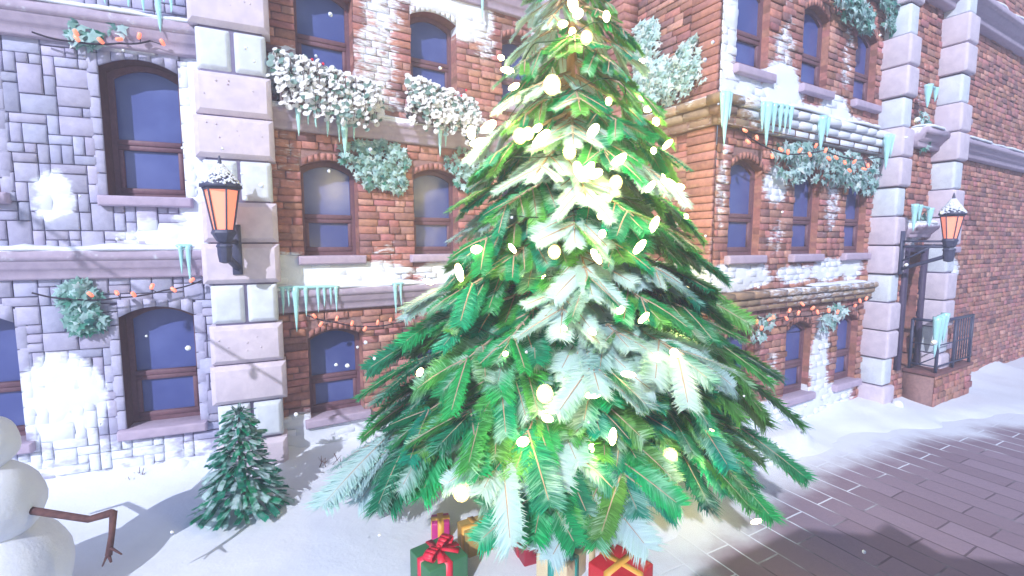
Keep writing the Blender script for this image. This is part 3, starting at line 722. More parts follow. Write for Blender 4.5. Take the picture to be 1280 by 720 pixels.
def planter(label, u0, u1, zb, zt, seed):
    root = thing('window_planter', label, 'planter', FA.P((u0 + u1) / 2, .2, zb), 'snowy planters below the upper windows')
    mb = MB(); mb.fbox(FA, u0 + .08, u1 - .1, .02, .30, zb, zb + .2, .015); mb.build('box', M['planter'], root)
    st_ = MB(); mb = MB(); n = 50
    for k in range(n):
        f = (k + R.random()) / n; u = u0 + (u1 - u0) * f
        top = zt - .26 * f + .05 * nz(f * 5, seed); rr = .36 * min(1, .55 + 4 * min(f, 1 - f))
        ln = R.uniform(.35, .78) * (1 if f < .85 else .75)
        w_s = R.uniform(.02, .2); p = []
        m_ = 10
        for i in range(m_ + 1):
            g = i / m_
            w = w_s + rr * math.sin(min(g * 1.9, 1.57)) * R.uniform(.93, 1.05)
            z = top + .06 * math.sin(min(1, g * 2.2) * math.pi) - max(0, g - .3) * ln * 1.35
            z = max(z, zb - .22 - .1 * nz(u * 4, seed))
            p.append(FA.P(u + .04 * nz(g * 3, k), w, z))
            if i:
                for _ in range(2):
                    s = R.uniform(.06, .11); nn = Vector(FA.n + (0,)) * .5 + Vector((-.3 + R.gauss(0, .3), -.6 + R.gauss(0, .3), R.gauss(.5, .3)))
                    c = Vector(p[-1]) + Vector((R.gauss(0, .025), R.gauss(0, .025), R.gauss(0, .02)))
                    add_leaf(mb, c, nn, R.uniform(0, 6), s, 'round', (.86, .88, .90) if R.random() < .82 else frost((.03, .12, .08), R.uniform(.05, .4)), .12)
        st_.tube(p, .005, 4)
    # inner leaves coloured near black: shade of the gaps between strands
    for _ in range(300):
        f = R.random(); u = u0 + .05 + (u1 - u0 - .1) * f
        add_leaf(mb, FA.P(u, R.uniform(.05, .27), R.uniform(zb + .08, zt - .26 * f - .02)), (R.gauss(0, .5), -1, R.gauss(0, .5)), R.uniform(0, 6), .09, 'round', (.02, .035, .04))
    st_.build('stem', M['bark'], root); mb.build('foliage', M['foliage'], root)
    for _ in range(5):
        be = MB(); be.ball(FA.P(R.uniform(u0 + .1, u1), R.uniform(.2, .4), R.uniform(zb + .3, zt + .05)), .022, 8, 6); be.build('berry', M['red_ribbon'], root)
planter('larger snow white trailing planter beside the left pier', .0, 1.48, 5.36, 6.0, 2.2)
planter('smaller snow white trailing planter touching the tree', 1.95, 3.2, 5.36, 5.98, 7.7)

# ------------------------------------------------------------------ string lights on the walls
def string_lights(label, F, w, pts, bulbs):
    P = [F.P(*(lambda q: (q[0], w, q[1]))(F.uz(x, y, w))) for x, y in pts]
    root = thing('string_lights', label, 'string lights', P[0], 'orange string lights on the walls')
    sm = []
    for i in range(len(P) - 1):
        a, b_ = Vector(P[i]), Vector(P[i + 1])
        for k in range(6): f = k / 6; q = a.lerp(b_, f); q.z -= .02 * math.sin(math.pi * f); sm.append(q)
    sm.append(Vector(P[-1])); mb = MB(); mb.tube(sm, .011, 6); mb.build('cable', M['cable'], root, smooth=True)
    for (x, y) in bulbs:
        u, z = F.uz(x, y, w + .02); c = Vector(F.P(u, w + .02, z))
        d = Vector((R.gauss(0, .5), R.gauss(0, .5), R.choice((-1, 1)) * R.uniform(.5, 1))).normalized(); L = .042
        mb = MB(); mb.tube([c - d * L, c - d * L * .8, c, c + d * L * .8, c + d * L], [.012, .021, .024, .021, .010], 8)
        mb.build('bulb', M['orange_bulb'], root, smooth=True)
        q = min(sm, key=lambda s: (s - c).length)
        if (q - c).length > .05:
            mb = MB(); mb.tube([q, q.lerp(c - d * L * .9, 1)], .006, 5); mb.build('socket', M['cable'], root)
string_lights('orange string lights under the high cornice at the top left', FL, .17, [(40, 40), (92, 52), (150, 54), (188, 51)], [(95, 41), (96, 48), (126, 51), (149, 49), (174, 45), (203, 53)])
string_lights('orange string lights above the ground floor window of the stone house', FL, .2, [(40, 366), (92, 374), (150, 372), (205, 363), (252, 351)], [(113, 368), (146, 366), (167, 368), (190, 358), (217, 362), (240, 350)])
string_lights('orange string lights above the ground floor window of the brick house', FA, .2, [(384, 394), (420, 403), (455, 408), (490, 405), (522, 395)], [(393, 395), (401, 405), (421, 398), (440, 404), (456, 411), (472, 403), (488, 400), (507, 400)])
string_lights('orange string lights through the ivy under the upper snowy cornice', FD, .33, [(925, 160), (950, 180), (985, 193), (1030, 188), (1070, 200), (1098, 196)], [(931, 163), (935, 177), (946, 172), (976, 187), (965, 195), (985, 190), (1000, 188), (1012, 193), (1020, 182), (1032, 188), (1036, 198), (1045, 197), (1056, 203), (1062, 213), (1080, 211), (1085, 207), (1068, 202)])
string_lights('orange string lights under the lower brick cornice of the corner house', FD, .26, [(912, 404), (945, 398), (985, 396), (1030, 392), (1062, 382), (1090, 372)], [(922, 403), (934, 396), (946, 402), (952, 410), (962, 399), (967, 397), (983, 398), (987, 388), (998, 391), (1003, 380), (1016, 385), (1022, 390), (1036, 388), (1047, 390), (1069, 382), (1075, 376), (1083, 373)])

LD = Vector((.2264, .8076, -.5446))
A0 = Vector(FL.P(*(lambda q: (q[0], 0, q[1]))(FL.uz(92, 313)))) - LD * 10; B0 = Vector(FP.P(*(lambda q: (q[0], 0, q[1]))(FP.uz(320, 463)))) - LD * 8
oc = thing('string_lights', 'string lights strung overhead whose slanting shadow crosses the left stone pier', 'string lights', A0)
ps = [A0.lerp(B0, -.6 + 2.4 * k / 24) + Vector((0, 0, .12 * abs(k - 12) / 12)) for k in range(25)]
mb = MB(); mb.tube(ps, .02, 6); mb.build('cable', M['cable'], oc)
for k in range(1, 25, 3): mb = MB(); mb.tube([ps[k], ps[k] - Vector((0, 0, .06)), ps[k] - Vector((0, 0, .13)), ps[k] - Vector((0, 0, .19))], [.02, .03, .045, .015], 8); mb.build('bulb', M['orange_bulb'], oc)
# ------------------------------------------------------------------ wall lanterns
def lantern(label, F, u, w, zb, plate_u, plate_w, pz0, pz1, sc=1.0, arms=()):
    root = thing('wall_lantern', label, 'lantern', F.P(plate_u, plate_w, pz0), 'wall lanterns')
    c = F.P(u, w, 0); h = .52 * sc; rb, rt = .115 * sc, .20 * sc; rot = .3
    hx = lambda r, z, k: Vector((c[0] + r * math.cos(rot + k * math.pi / 3), c[1] + r * math.sin(rot + k * math.pi / 3), z))
    mb = MB()
    for k in range(6): mb.tube([hx(rb, zb, k), hx(rt, zb + h, k)], .013 * sc, 5)
    mb.lathe((c[0], c[1], zb), [(.06, -.16), (.09, -.13), (.13 * sc, -.06), (.15 * sc, -.03), (.13 * sc, .012)], 6, rot=rot)
    mb.lathe((c[0], c[1], zb), [(.02, -.42), (.07, -.40), (.085, -.3), (.085, -.22), (.10, -.2), (.08, -.165)], 8)
    mb.lathe((c[0], c[1], zb + h), [(rt * 1.04, -.012), (rt * 1.10, .0), (rt * 1.10, .02)], 6, rot=rot)
    mb.build('cage', M['iron'], root, bevel=.004)
    for k in range(6):
        g = MB(); g.poly([hx(rb * .94, zb + .012, k), hx(rb * .94, zb + .012, k + 1), hx(rt * .94, zb + h - .01, k + 1), hx(rt * .94, zb + h - .01, k)])
        g.build('glass', M['lantern_glass'], root)
    mb = MB(); mb.lathe((c[0], c[1], zb + h + .02), [(rt * 1.22, 0), (rt * 1.2, .03), (rt * .85, .11), (rt * .45, .2), (.028, .29), (.016, .36), (.006, .40)], 12, rot=rot); mb.build('roof', M['iron'], root)
    mb = MB()
    for k in range(900):
        a = R.uniform(0, 6.283); f = R.random() ** .7; r = rt * (1.18 - 1.02 * f); z = zb + h + .05 + .26 * f
        mb.ball((c[0] + r * math.cos(a), c[1] + r * math.sin(a), z), R.uniform(.010, .024) * (1.1 - .4 * f), 6, 4, sc=(1, 1, .7))
    mb.build('roof_snow', M['snow'], root, smooth=True)
    mb = MB(); mb.fbox(F, plate_u - .06, plate_u + .06, plate_w, plate_w + .04, pz0, pz1, .01)
    a = Vector(F.P(plate_u, plate_w + .02, zb - .14)); b_ = Vector((c[0], c[1], zb - .14))
    mb.tube([a, b_], .035 * sc, 6)
    mb.tube([Vector(F.P(plate_u, plate_w + .03, pz0 + .1)), Vector((c[0], c[1], zb - .36)).lerp(a, .12), Vector((c[0], c[1], zb - .26))], [.045 * sc, .05 * sc, .04 * sc], 6)
    for (p, q, r) in arms: mb.tube([F.P(*p), F.P(*q)], r, 6)
    mb.build('bracket', M['iron'], root)
    lp = bpy.data.lights.new('lantern_flame', 'POINT'); lp.energy = 2.5; lp.color = (1, .38, .2); lp.shadow_soft_size = .05
    lo = bpy.data.objects.new('flame', lp); COL.objects.link(lo); lo.location = (c[0], c[1], zb + h * .5); hang(lo, root)
lantern('snow capped orange lantern on the left stone pier', FP, .20, .42, 3.55, .30, .03, 2.96, 3.64)
lantern('orange lantern on a long iron bracket at the right edge', FD, 5.04, 1.20, 3.46, 4.98, .49, 2.78, 3.62, .8, arms=[((4.98, .5, 3.42), (5.03, 1.2, 3.42), .022), ((4.98, .5, 3.02), (5.02, 1.0, 3.36), .02), ((4.98, .5, 2.9), (4.98, .5, 3.6), .03)])

# ------------------------------------------------------------------ conifers
def frond_variant(seed, needles=88, layers=2, card=True):
    """unit frond: stem along +x, needles to both sides; returns verts, tris, (s, |y|, random) per vertex"""
    r = np.random.RandomState(seed); V = []; T = []; A = []
    def wprof(s): return min(1, .25 + 2.6 * s) * min(1, (1.04 - s) / .16) ** .5
    for lay in range(layers):
        for side in (-1, 1):
            for i in range(needles):
                s = (i + r.uniform(0, 1)) / needles; wd = wprof(s) * r.uniform(.84, 1.10)
                dx = .16 * wd * r.uniform(.6, 1.4); dy = wd * .5 * side; dz = r.uniform(-.10, .10) + (lay - .5) * .09
                hw = .0085; x0 = s - .03; k = len(V)
                V += [(x0 - hw, 0, 0), (x0 + hw, 0, 0), (x0 + dx * .6 + hw, dy * .6, dz * .6), (x0 + dx * .6 - hw, dy * .6, dz * .6), (x0 + dx, dy, dz)]
                T += [(k, k + 1, k + 2), (k, k + 2, k + 3), (k + 3, k + 2, k + 4)]
                q = r.uniform(); A += [(s, 0, q), (s, 0, q), (s, .6, q), (s, .6, q), (s, 1, q)]
    for i in range(14):      # terminal tuft
        a = r.uniform(-1, 1); k = len(V)
        V += [(.95, -.012, 0), (.95, .012, 0), (1.0 + .05 * (1 - a * a), a * .28, r.uniform(-.06, .06))]; T += [(k, k + 1, k + 2)]; q = r.uniform(); A += [(.95, 0, q), (.95, 0, q), (1, 1, q)]
    if card:
        n = 14; k = len(V)
        for i in range(n + 1):
            s = .02 + .93 * i / n; w = wprof(s) * .38 * r.uniform(.93, 1.04)
            V += [(s + .05, -w, -.02), (s, 0, .012), (s + .05, w, -.02)]; q = r.uniform(); A += [(s, .5, q), (s, .1, q), (s, .5, q)]
        for i in range(n):
            a = k + 3 * i
            T += [(a, a + 3, a + 4), (a, a + 4, a + 1), (a + 1, a + 4, a + 5), (a + 1, a + 5, a + 2)]
    return np.array(V, np.float32), np.array(T, np.int64), np.array(A, np.float32)
VAR = [frond_variant(s) for s in range(6)]
def place_frond(mb, tw, base, dirv, up, L, W, bend, green, snow, variants=VAR, twr=.007):
    V, T, A = variants[NR.randint(len(variants))]
    x = np.array(dirv, float); x /= np.linalg.norm(x); u = np.array(up, float); y = np.cross(u, x); y /= (np.linalg.norm(y) + 1e-9); z = np.cross(x, y)
    s = V[:, 0]; loc = np.stack([s * L, V[:, 1] * W, V[:, 2] * W - 0 * s], 1)
    P = base + loc[:, :1] * x + loc[:, 1:2] * y + loc[:, 2:3] * z
    P[:, 2] -= bend * L * s ** 2
    g = np.array(green); rnd = A[:, 2:3]
    col = g * (.65 + .6 * rnd) * (.85 + .35 * A[:, 1:2])
    nzv = np.array([.5])  # patchy snow along the frond
    ph = NR.uniform(0, 6.28, 3)
    pat = .5 + .25 * np.sin(s * 7 + ph[0]) + .25 * np.sin(V[:, 1] * 6 + s * 3 + ph[1])
    sw = np.clip((snow * 1.5 - .35 + .9 * (pat - .5) * (1 if snow < .85 else .4) + .4 * (rnd[:, 0] - .5)) * 1.3, 0, 1)[:, None]
    sw = np.clip(sw * (1 - .3 * A[:, 1:2]), 0, .88)
    col = col * (1 - sw) + np.array([.68, .82, .88]) * sw
    mb.ch.append((P, T, np.clip(col, 0, .9)))
    if tw is not None:
        pts = [tuple(base + x * (L * f) + np.array([0, 0, -bend * L * f * f]) + z * .004) for f in (0, .3, .6, .92)]
        tw.tube(pts, [twr * 1.6, twr * 1.2, twr, twr * .5], 4, cap=False)

TREE = np.array([.68, 5.55, 0.0]); ZT = 7.6; RB = 2.66; ZB = .95
def rad(z, az=None):
    r = RB * (ZT - z) / (ZT - ZB) * (1 - .13 * smooth(z, 1.6, 3.4))
    if az is not None:
        r *= 1 - .29 * max(0, -math.sin(az)) * min(1, max(0, (5.5 - z) / 3.5))     # the front boughs are shorter than the side ones
        d = (math.degrees(az) + 180) % 360 - 180
        r *= 1 - .30 * math.exp(-((d + 50) / 24) ** 2) * (1 - smooth(z, 1.3, 2.4))
    return r
ct = thing('christmas_tree', 'tall snow dusted Christmas tree covered in glowing lights', 'christmas tree', TREE)
mb = MB(); mb.tube([(TREE[0] + .02 * math.sin(z), TREE[1], z) for z in np.linspace(-.1, ZT - .1, 14)], [.15 - .138 * (k / 13) for k in range(14)], 10); mb.build('trunk', M['trunk'], ct, smooth=True)
crown = MB(); twigs = MB(); RF = random.Random(5)
greens = [(.008, .34, .16), (.010, .40, .22), (.014, .42, .15), (.008, .27, .14), (.03, .42, .13), (.006, .34, .23), (.08, .44, .10)]
nb = 165
for i in range(nb):
    f = (i + .5) / nb
    ztip = ZB + .05 + (ZT - .35 - ZB) * (f ** 1.38)
    az = i * 2.39996 + R.uniform(-.25, .25)
    r = rad(ztip, az) * R.uniform(.86, 1.06); slope = R.uniform(.24, .46) + .42 * smooth(ztip, 2.4, 5.2) * R.uniform(.5, 1.1)
    za = min(ztip + r * slope, ZT - .08)
    o = np.array([math.cos(az), math.sin(az), 0.0])
    def bp(s): 
        q = TREE + o * (r * s); q[2] = za + (ztip - za) * (s * .75 + .25 * s * s); return q
    twigs.tube([tuple(bp(s)) for s in (0.03, .25, .5, .75, .9)], [.012 + .012 * r, .012 + .009 * r, .010 + .006 * r, .010, .006], 5, cap=False)
    # snow lies mostly on the left and the middle flank; warm light painted in as yellow green towards the top right
    yel = .5 + .5 * math.cos(az - .0)
    tanv = np.array([-math.sin(az), math.cos(az), 0.0])
    main = bp(1.0) - bp(.8); main = main / np.linalg.norm(main)
    R.random(); loaded = RF.random() < (.37 if math.cos(az) < .25 else .12)
    def fcol():
        c = greens[R.randrange(len(greens))]
        if R.random() < .1 + .2 * f + .35 * max(0, math.cos(az)) * (.4 + f): c = (.15, .46, .10)
        k = R.uniform(.75, 1.2); return (c[0] * k, c[1] * k, c[2] * k)
    def fsn(): return (RF.uniform(.72, 1.0) if RF.random() < .8 else .45) if loaded else max(0, RF.gauss(.17, .12))
    Lt = max(.16, min(1.05, .42 * r + .12))
    upv = np.array([R.gauss(0, .18), R.gauss(0, .18), 1.0]) + o * .35
    b0 = bp(1 - Lt * .8 / max(r, .3)) if r > .4 else bp(.3)
    place_frond(crown, twigs, b0, main, upv, Lt, Lt * R.uniform(.32, .42), R.uniform(.02, .16), fcol(), fsn())
    ns = max(2, int((3 + r * 2.6) * (1 - .38 * smooth(ztip, 3.2, 5.0))))
    for k in range(ns):
        s = .12 + .78 * (k + .5) / ns
        for sd in (-1, 1):
            ang = math.radians(R.uniform(28, 58)); L = Lt * R.uniform(.62, 1.12) * (1.12 - .35 * s)
            d = main * math.cos(ang) + tanv * sd * math.sin(ang); d = d + np.array([0, 0, -R.uniform(.0, .28)])
            u = np.array([R.gauss(0, .3), R.gauss(0, .3), 1.0]) + o * R.uniform(.1, .8)
            place_frond(crown, twigs, bp(s), d, u, L, L * R.uniform(.36, .48) * (1 - .2 * smooth(ztip, 3.2, 5)), R.uniform(.02, .20), fcol(), fsn())
# leader shoot
for k in range(10):
    a = k * 2.4; place_frond(crown, twigs, TREE + np.array([0, 0, ZT - .5 + .05 * k]), np.array([math.cos(a) * .6, math.sin(a) * .6, .6]), (0, 0, 1), .25, .08, .1, greens[k % 6], .3)
crown.build('crown', M['foliage'], ct); twigs.build('branch', M['twig'], ct)

# lights of the tree: one string, bulbs on the outer boughs plus unseen ones added inside
fl = thing('fairy_lights', 'warm white glowing fairy lights wound round the Christmas tree', 'string lights', TREE)
BP = [(577, 615, 2), (838, 570, 2), (681, 492, 2), (684, 523, 1.5), (654, 552, 1.3), (743, 493, 1), (775, 388, 1.2), (843, 441, 1.2), (693, 315, 1.7), (690, 106, 2), (596, 312, 1.7), (574, 340, 1.8), (611, 158, 1.9), (589, 165, 1.7), (600, 178, 1.5),
      (677, 173, 2), (660, 167, 1.6), (650, 170, 1.5), (712, 190, 1.8), (742, 163, 1.6), (770, 228, 1.9), (723, 212, 1.5), (734, 214, 1.6), (745, 217, 1.4), (773, 201, 1.4), (813, 233, 1.3), (835, 228, 1.1), (753, 292, 1.1), (750, 270, .8), (800, 308, 1.2),
      (745, 320, .9), (722, 17, 1.9), (716, 4, 1.7), (733, 47, 1.4), (626, 72, 1.2), (635, 88, 1.3), (643, 108, 1.2), (817, 188, 1.0), (818, 280, 1.0), (525, 465, .8), (766, 545, 1), (896, 551, .9), (945, 652, .6), (890, 535, .8), (805, 397, .8), (535, 352, .9),
      (640, 310, .5), (758, 20, 1.0), (704, 30, 1.2), (820, 445, .6), (740, 415, .6), (632, 442, .5), (705, 410, .5), (786, 468, .6)]
Lp = []
for (px, py, k) in BP:
    d = ray(px, py); best = None
    for s in np.linspace(1.5, 8, 900):
        q = Vector((0, 0, CH)) + d * s; e = math.hypot(q.x - TREE[0], q.y - TREE[1]) - rad(q.z, math.atan2(q.y - TREE[1], q.x - TREE[0])) * .99
        if e < 0 and q.z > .4: best = q; break
        if best is None or e < best[1]: best = (q, e)
    q = best if isinstance(best, Vector) else best[0]
    Lp.append((q, k))
for j in range(16):          # unseen bulbs added deep between the boughs to brighten the dark gaps
    z = .75 + 5.2 * j / 16; a = j * 2.4; Lp.append((Vector((TREE[0] + .45 * rad(z) * math.cos(a), TREE[1] + .45 * rad(z) * math.sin(a), z)), 1.3))
for j in range(26):          # the far side of the tree
    z = R.uniform(1.2, 7); a = R.uniform(-.3, 2.2); Lp.append((Vector((TREE[0] + rad(z) * .97 * math.cos(a), TREE[1] + rad(z) * .97 * math.sin(a), z)), 1.3))
for q, k in Lp:
    mb = MB(); r = (.014 + .017 * k) * R.uniform(.85, 1.2); d = Vector((R.gauss(0, .3), R.gauss(0, .3), 1)).normalized()
    d = (d + Vector((R.gauss(0, .9), R.gauss(0, .5), R.gauss(0, .6)))).normalized(); e = R.choice((1, 1, 1.3, 1.9)); d = d * e
    mb.tube([q - d * r * 1.25, q - d * r * .9, q, q + d * r * .8, q + d * r * 1.1], [r * .3, r * .75, r, r * .7, r * .25], 10)
    bo = mb.build('bulb', M['fairy_bulb'], fl, smooth=True)
    if k >= 1.4 and e == 1: g = MB(); g.ball(q, r * 1.5, 14, 9, sc=(1, 1, 1.12)); g.build('globe', M['frosted_globe'], bo, smooth=True)  # halo of the bigger bulbs added as a shell
mb = MB(); pts = []
for k in range(300):
    f = k / 419; z = .9 + (ZT - 1.0) * f; a = f * 2 * math.pi * 11; rr = rad(z, a) * (.74 + .05 * math.sin(a * 5)); pts.append((TREE[0] + rr * math.cos(a), TREE[1] + rr * math.sin(a), z + .06 * math.sin(a * 4)))
mb.tube(pts, .006, 4); mb.build('cable', surface('green_cable', (.01, .05, .03), .6), fl)
LP_E = 4.2
for q, k in Lp:
    if k < 1.25 and R.random() < .6: continue
    lp = bpy.data.lights.new('bulb_glow', 'POINT'); lp.energy = (LP_E * .72 if q.y < TREE[1] - .6 else LP_E * 1.35) * k * (1.4 if q.z < 1.6 and q.x > 1.2 and q.y < 6 else 1); lp.color = (1, .78, .28); lp.shadow_soft_size = .05
    lo = bpy.data.objects.new('bulb_glow', lp); COL.objects.link(lo); dq = Vector((q.x - TREE[0], q.y - TREE[1], 0)); lo.location = q + dq.normalized() * .34
    hang(lo, fl)

# small fir by the pier
SV = [frond_variant(20 + s, 16, 2) for s in range(4)]
fp = np.array([-3.36, 5.62, .04])
sf = thing('fir_tree', 'small waist high green fir with frosted tips in front of the stone pier', 'fir tree', fp)
mb = MB(); mb.tube([(fp[0], fp[1], -.05), (fp[0], fp[1], .7), (fp[0], fp[1], 1.3)], [.05, .03, .01], 8); mb.build('trunk', M['bark'], sf)
crown = MB()
HF = 1.36
for i in range(620):
    f = (i / 620.0) ** 1.15; z = .16 + (HF - .2) * f; r = .44 * (1 - (z - .1) / (HF - .02)) + .015
    az = i * 2.39996 + R.uniform(-.3, .3); o = np.array([math.cos(az), math.sin(az), 0.0]); q = R.uniform(.35, .95)
    L = R.uniform(.15, .25) * (1 - .35 * f)
    d = o + np.array([R.gauss(0, .25), R.gauss(0, .25), R.uniform(-.38, .12)])
    g = R.choice(((.004, .24, .15), (.006, .30, .18), (.006, .18, .14), (.008, .36, .17)))
    place_frond(crown, None, fp + o * (r * q) + np.array([0, 0, z - .04 + (1 - q) * .08 * 1]), d, np.array([R.gauss(0, .35), R.gauss(0, .35), 1]) + o * .3, L, L * R.uniform(.34, .5), R.uniform(0, .3), g, max(0, R.gauss(.22, .16)) if R.random() < .8 else .75, SV)
for k in range(9):
    a = k * 2.4; place_frond(crown, None, fp + np.array([0, 0, HF - .16 + .012 * k]), (math.cos(a) * .5, math.sin(a) * .5, .75), (0, 0, 1), .13, .045, 0, (.008, .12, .08), .3, SV)
crown.build('crown', M['foliage'], sf)

# dry stems poking out of the snow
def dry(label, px, py, h, n):
    rr = ray(px, py); t = (.15 - CH) / rr.z; b0 = Vector((rr.x * t, rr.y * t, .08)); mb = MB()
    for _ in range(n):
        p = b0 + Vector((R.gauss(0, .12), R.gauss(0, .03), 0)); d = Vector((R.gauss(0, .35), R.gauss(0, .2), 1)); q = p + d * h * R.uniform(.5, 1)
        mid = p.lerp(q, .5) + Vector((R.gauss(0, .03), 0, 0)); mb.tube([p, mid, q], [.007, .006, .003], 5)
        for s in (-1, 1): mb.tube([mid, mid + Vector((s * .06, R.gauss(0, .02), .07))], [.005, .002], 4)
    tag(mb.build('dry_twig', M['bark'], None), label, 'plant', 'dry twigs in the snow')
dry('bare twigs poking from the snow below the stone house window', 170, 602, .28, 5)
dry('bare twigs poking from the snow by the lowest left tree boughs', 418, 580, .26, 4)
dry('bare twigs poking from the snow right of the brick stoop', 1180, 490, .4, 4)

# ------------------------------------------------------------------ snowman with stick arms at the left edge
sm = thing('snowman', 'snowman at the left edge holding out a bent stick arm', 'snowman', (-4.6, 3.9, 0))
mb = MB(); mb.ball((-4.6, 3.9, .42), .56, 24, 16, lump=.06, seed=1); mb.ball((-4.6, 3.9, 1.12), .40, 24, 16, lump=.06, seed=2); mb.ball((-4.6, 3.9, 1.66), .27, 24, 16, lump=.05, seed=3)
mb.build('body', M['snow'], sm, smooth=True)
def at(px, py, Y): d = ray(px, py); t = Y / d.y; return Vector((d.x * t, Y, CH + d.z * t))
mb = MB(); el = at(144, 641, 3.95); wr = at(136, 694, 3.88); sh = Vector((-4.32, 3.93, 1.08))
mid = at(112, 649, 3.95)
mb.tube([sh, mid, el + Vector((-.03, 0, 0)), el], [.034, .03, .034, .02], 7)
mb.tube([el + Vector((-.012, 0, .012)), at(140, 668, 3.91), wr], [.03, .024, .027], 7)
mb.tube([at(137, 684, 3.89), at(152, 693, 3.83)], [.014, .007], 5)
mb.tube([wr + Vector((0, 0, .03)), at(128, 708, 3.88)], [.014, .006], 5)
mb.tube([wr, at(139, 703, 3.86)], [.016, .009], 5)
mb.build('arm', M['bark'], sm)
mb = MB(); mb.tube([(-4.9, 3.9, 1.15), (-5.4, 3.85, 1.35), (-5.65, 3.7, 1.3)], [.03, .025, .015], 6); mb.build('arm', M['bark'], sm)
for s in (-1, 1): e = MB(); e.ball((-4.6 + .2 + .0, 3.9 - .17 + s * .07 - .02 * s, 1.72), .028, 8, 6); e.build('eye', M['coal'], sm)
mb = MB(); mb.tube([(-4.42, 3.73, 1.64), (-4.28, 3.6, 1.62), (-4.16, 3.49, 1.6)], [.035, .022, .004], 8); mb.build('nose', M['carrot'], sm)

# ------------------------------------------------------------------ presents
def present(label, c, sz, rz, paper_m, rib_m, bow=True, hexa=False):
    root = thing('present', label, 'present', (c[0], c[1], 0), 'presents under the Christmas tree')
    mb = MB(); mb.box((c[0], c[1], sz[2] / 2 + .02), sz, rz); mb.build('box', M[paper_m], root, bevel=.012)
    rw = .07; mb = MB()
    mb.box((c[0], c[1], sz[2] / 2 + .02), (rw, sz[1] + .008, sz[2] + .008), rz); mb.box((c[0], c[1], sz[2] / 2 + .021), (sz[0] + .010, rw, sz[2] + .010), rz)
    mb.build('ribbon', M[rib_m], root)
    if bow:
        mb = MB(); z = sz[2] + .028
        for a in (rz + .5, rz + .5 + math.pi):
            d = Vector((math.cos(a), math.sin(a), 0)); sd = Vector((-math.sin(a), math.cos(a), 0)); pr = []
            for k in range(13):
                t = k / 12 * 2 * math.pi; pr.append(Vector((c[0], c[1], z)) + d * (.10 - .10 * math.cos(t)) + Vector((0, 0, .035 + .055 * math.sin(t) * (.6 + .4 * math.sin(t / 2)))))
            for p, q in zip(pr, pr[1:]):
                wa = .022 + .03 * min(1, (p - Vector((c[0], c[1], z))).length / .15); wb = .022 + .03 * min(1, (q - Vector((c[0], c[1], z))).length / .15)
                mb.poly([p - sd * wa, q - sd * wb, q + sd * wb, p + sd * wa])
        for a in (rz - .7, rz - .7 - 1.2):
            d = Vector((math.cos(a), math.sin(a), 0)); sd = Vector((-math.sin(a), math.cos(a), 0)); p = Vector((c[0], c[1], z + .03)); q = p + d * .2 + Vector((0, 0, -.015))
            mb.poly([p - sd * .02, q - sd * .04, q + sd * .04, p + sd * .02])
        mb.ball((c[0], c[1], z + .035), .03, 8, 6); o = mb.build('bow', M[rib_m], root)
        so = o.modifiers.new('thick', 'SOLIDIFY'); so.thickness = .006
present('dark green present with a red bow at the front left', (-.72, 4.36), (.42, .42, .36), .65, 'green_paper', 'red_ribbon')
present('bright red present with gold ribbon cross at the front right', (1.04, 4.24), (.44, .44, .33), .75, 'red_paper', 'gold_ribbon', bow=False)
present('tall dark red present behind the hanging middle boughs', (.24, 4.85), (.40, .38, .52), .4, 'dark_red_paper', 'red_ribbon', bow=False)
present('brown gold present behind the green one', (-.40, 4.95), (.32, .32, .27), .5, 'gold_paper', 'gold_ribbon', bow=False)
present('small magenta present behind the green one at its left', (-.82, 5.12), (.20, .20, .24), .2, 'magenta_paper', 'gold_ribbon', bow=False)
present('pale cream present with teal ribbon between the red ones', (.50, 4.5), (.38, .36, .28), .9, 'cream_paper', 'teal_ribbon')
present('small white present beside the bright red one', (.78, 4.72), (.30, .30, .34), .3, 'white_paper', 'cream_paper', bow=False)

# ------------------------------------------------------------------ drifting snowflakes
SF = [(413, 18, 3.0), (307, 60, 2.6), (318, 77, 2.0), (327, 232, 4.0), (307, 248, 3.6), (147, 299, 2.8), (235, 435, 4.0), (278, 186, 2.2), (228, 185, 2.0), (154, 63, 2.0), (370, 518, 3.2), (420, 456, 2.6), (447, 434, 2.2), (434, 457, 3.4), (457, 428, 3.0),
      (468, 448, 2.8), (891, 53, 2.6), (881, 75, 3.2), (907, 190, 3.6), (1147, 150, 4.0), (1133, 172, 2.2), (1168, 428, 4.0), (1133, 331, 2.6), (1178, 266, 2.8), (1080, 690, 3.0), (975, 558, 2.2), (948, 359, 2.2), (1007, 507, 2.2), (474, 669, 2.4), (215, 665, 2.6),
      (463, 187, 3.0), (411, 214, 2.4), (302, 217, 2.0), (640, 272, 2.4), (642, 312, 2.0), (658, 440, 2.4), (736, 528, 2.4), (930, 495, 1.8), (978, 265, 1.8), (882, 295, 2.0), (125, 530, 1.8), (183, 420, 1.8), (550, 85, 2.4), (395, 70, 2.2), (1100, 44, 1.8), (898, 130, 1.6), (100, 245, 1.8), (1020, 340, 1.6)]
for px, py, r in SF:
    Y = R.uniform(2.6, 4.5); c = at(px, py, Y); mb = MB(); rr = r * .8 * Y / FPX
    mb.ball(c, rr, 10, 7, lump=.25, seed=px)
    tag(mb.build('snowflake', M['snow'], smooth=True), 'small white snowflake drifting in the air', 'snowflake', 'snowflakes drifting in the air')

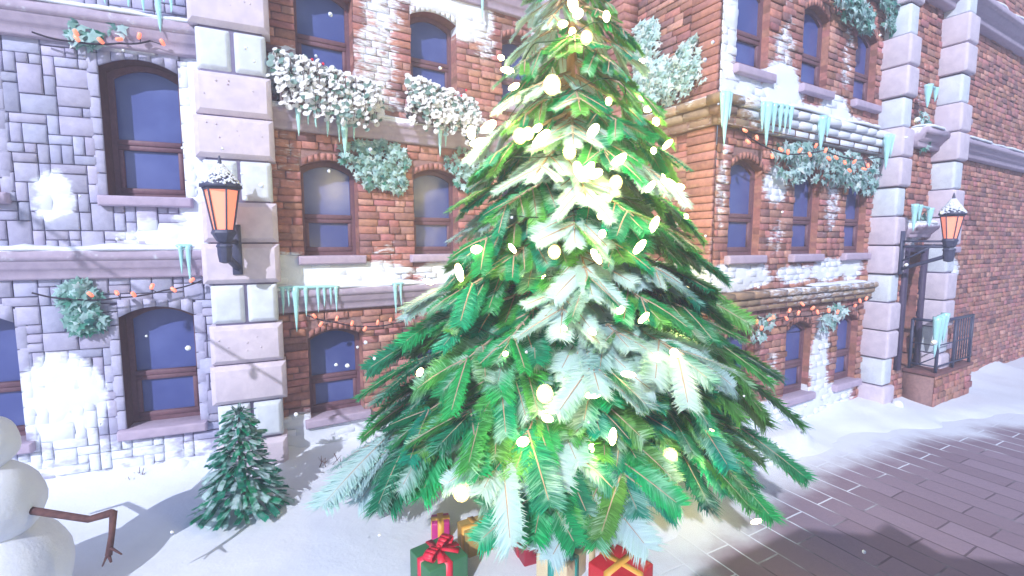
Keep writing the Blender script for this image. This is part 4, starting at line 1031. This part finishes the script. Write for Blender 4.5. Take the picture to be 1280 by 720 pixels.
# ------------------------------------------------------------------ the house across the street (casts the shade on the paving)
hb = thing('gabled_house', 'gabled house behind the viewer whose roof shades the paving at right', 'house', (3, -8, 0))
prof = [(-1.15, 0), (-1.15, 6.65), (-.92, 6.8), (.40, 7.31), (1.17, 7.22), (1.50, 7.38), (1.8, 6.98), (3.4, 6.8), (5.2, 7.4), (7, 6.8), (9, 6.8), (9, 0)]
mb = MB(); a = [mb.vert((x, -5.5, z)) for x, z in prof]; b_ = [mb.vert((x, -11, z)) for x, z in prof]
mb.face(a); mb.face(b_[::-1])
for k in range(len(prof)): j = (k + 1) % len(prof); mb.face((a[k], b_[k], b_[j], a[j]))
mb.build('wall', M['mortar'], hb)

# ------------------------------------------------------------------ light, air, sky
SUN_EL = 33; lv = Vector((.27, .963, 0)).normalized() * math.cos(math.radians(SUN_EL)); lv.z = -math.sin(math.radians(SUN_EL))
sl = bpy.data.lights.new('sun', 'SUN'); sl.energy = 5.0; sl.angle = math.radians(.35); sl.color = (.88, .90, 1)
so = bpy.data.objects.new('sun', sl); COL.objects.link(so); so.rotation_euler = lv.to_track_quat('-Z', 'Y').to_euler(); so.location = (-5, -12, 14)
w = bpy.data.worlds.new('World'); S.world = w; w.use_nodes = True; nt = w.node_tree
sk = N(nt, 'ShaderNodeTexSky', sky_type='NISHITA'); sk.sun_disc = False; sk.ozone_density = 5; sk.air_density = 1.2; sk.sun_elevation = math.radians(SUN_EL); sk.sun_rotation = math.atan2(-lv.x, -lv.y)
nt.links.new(sk.outputs[0], nt.nodes['Background'].inputs['Color']); nt.nodes['Background'].inputs['Strength'].default_value = .15
HAZE = 0.014
if HAZE:
    m = bpy.data.materials.new('haze_air'); m.use_nodes = True; nt = m.node_tree; nt.nodes.clear()
    out = N(nt, 'ShaderNodeOutputMaterial'); pv = N(nt, 'ShaderNodeVolumePrincipled'); pv.inputs['Density'].default_value = HAZE; pv.inputs['Color'].default_value = (.66, .72, 1, 1)
    nt.links.new(pv.outputs[0], out.inputs['Volume'])
    mb = MB(); mb.box((5, 6, 5.2), (62, 44, 13.0)); o = mb.build('haze', m); o['kind'] = 'stuff'
S.view_settings.view_transform = 'Standard'; S.view_settings.look = 'None'; S.view_settings.exposure = 0.25; S.view_settings.gamma = 1
S.render.engine = 'CYCLES'
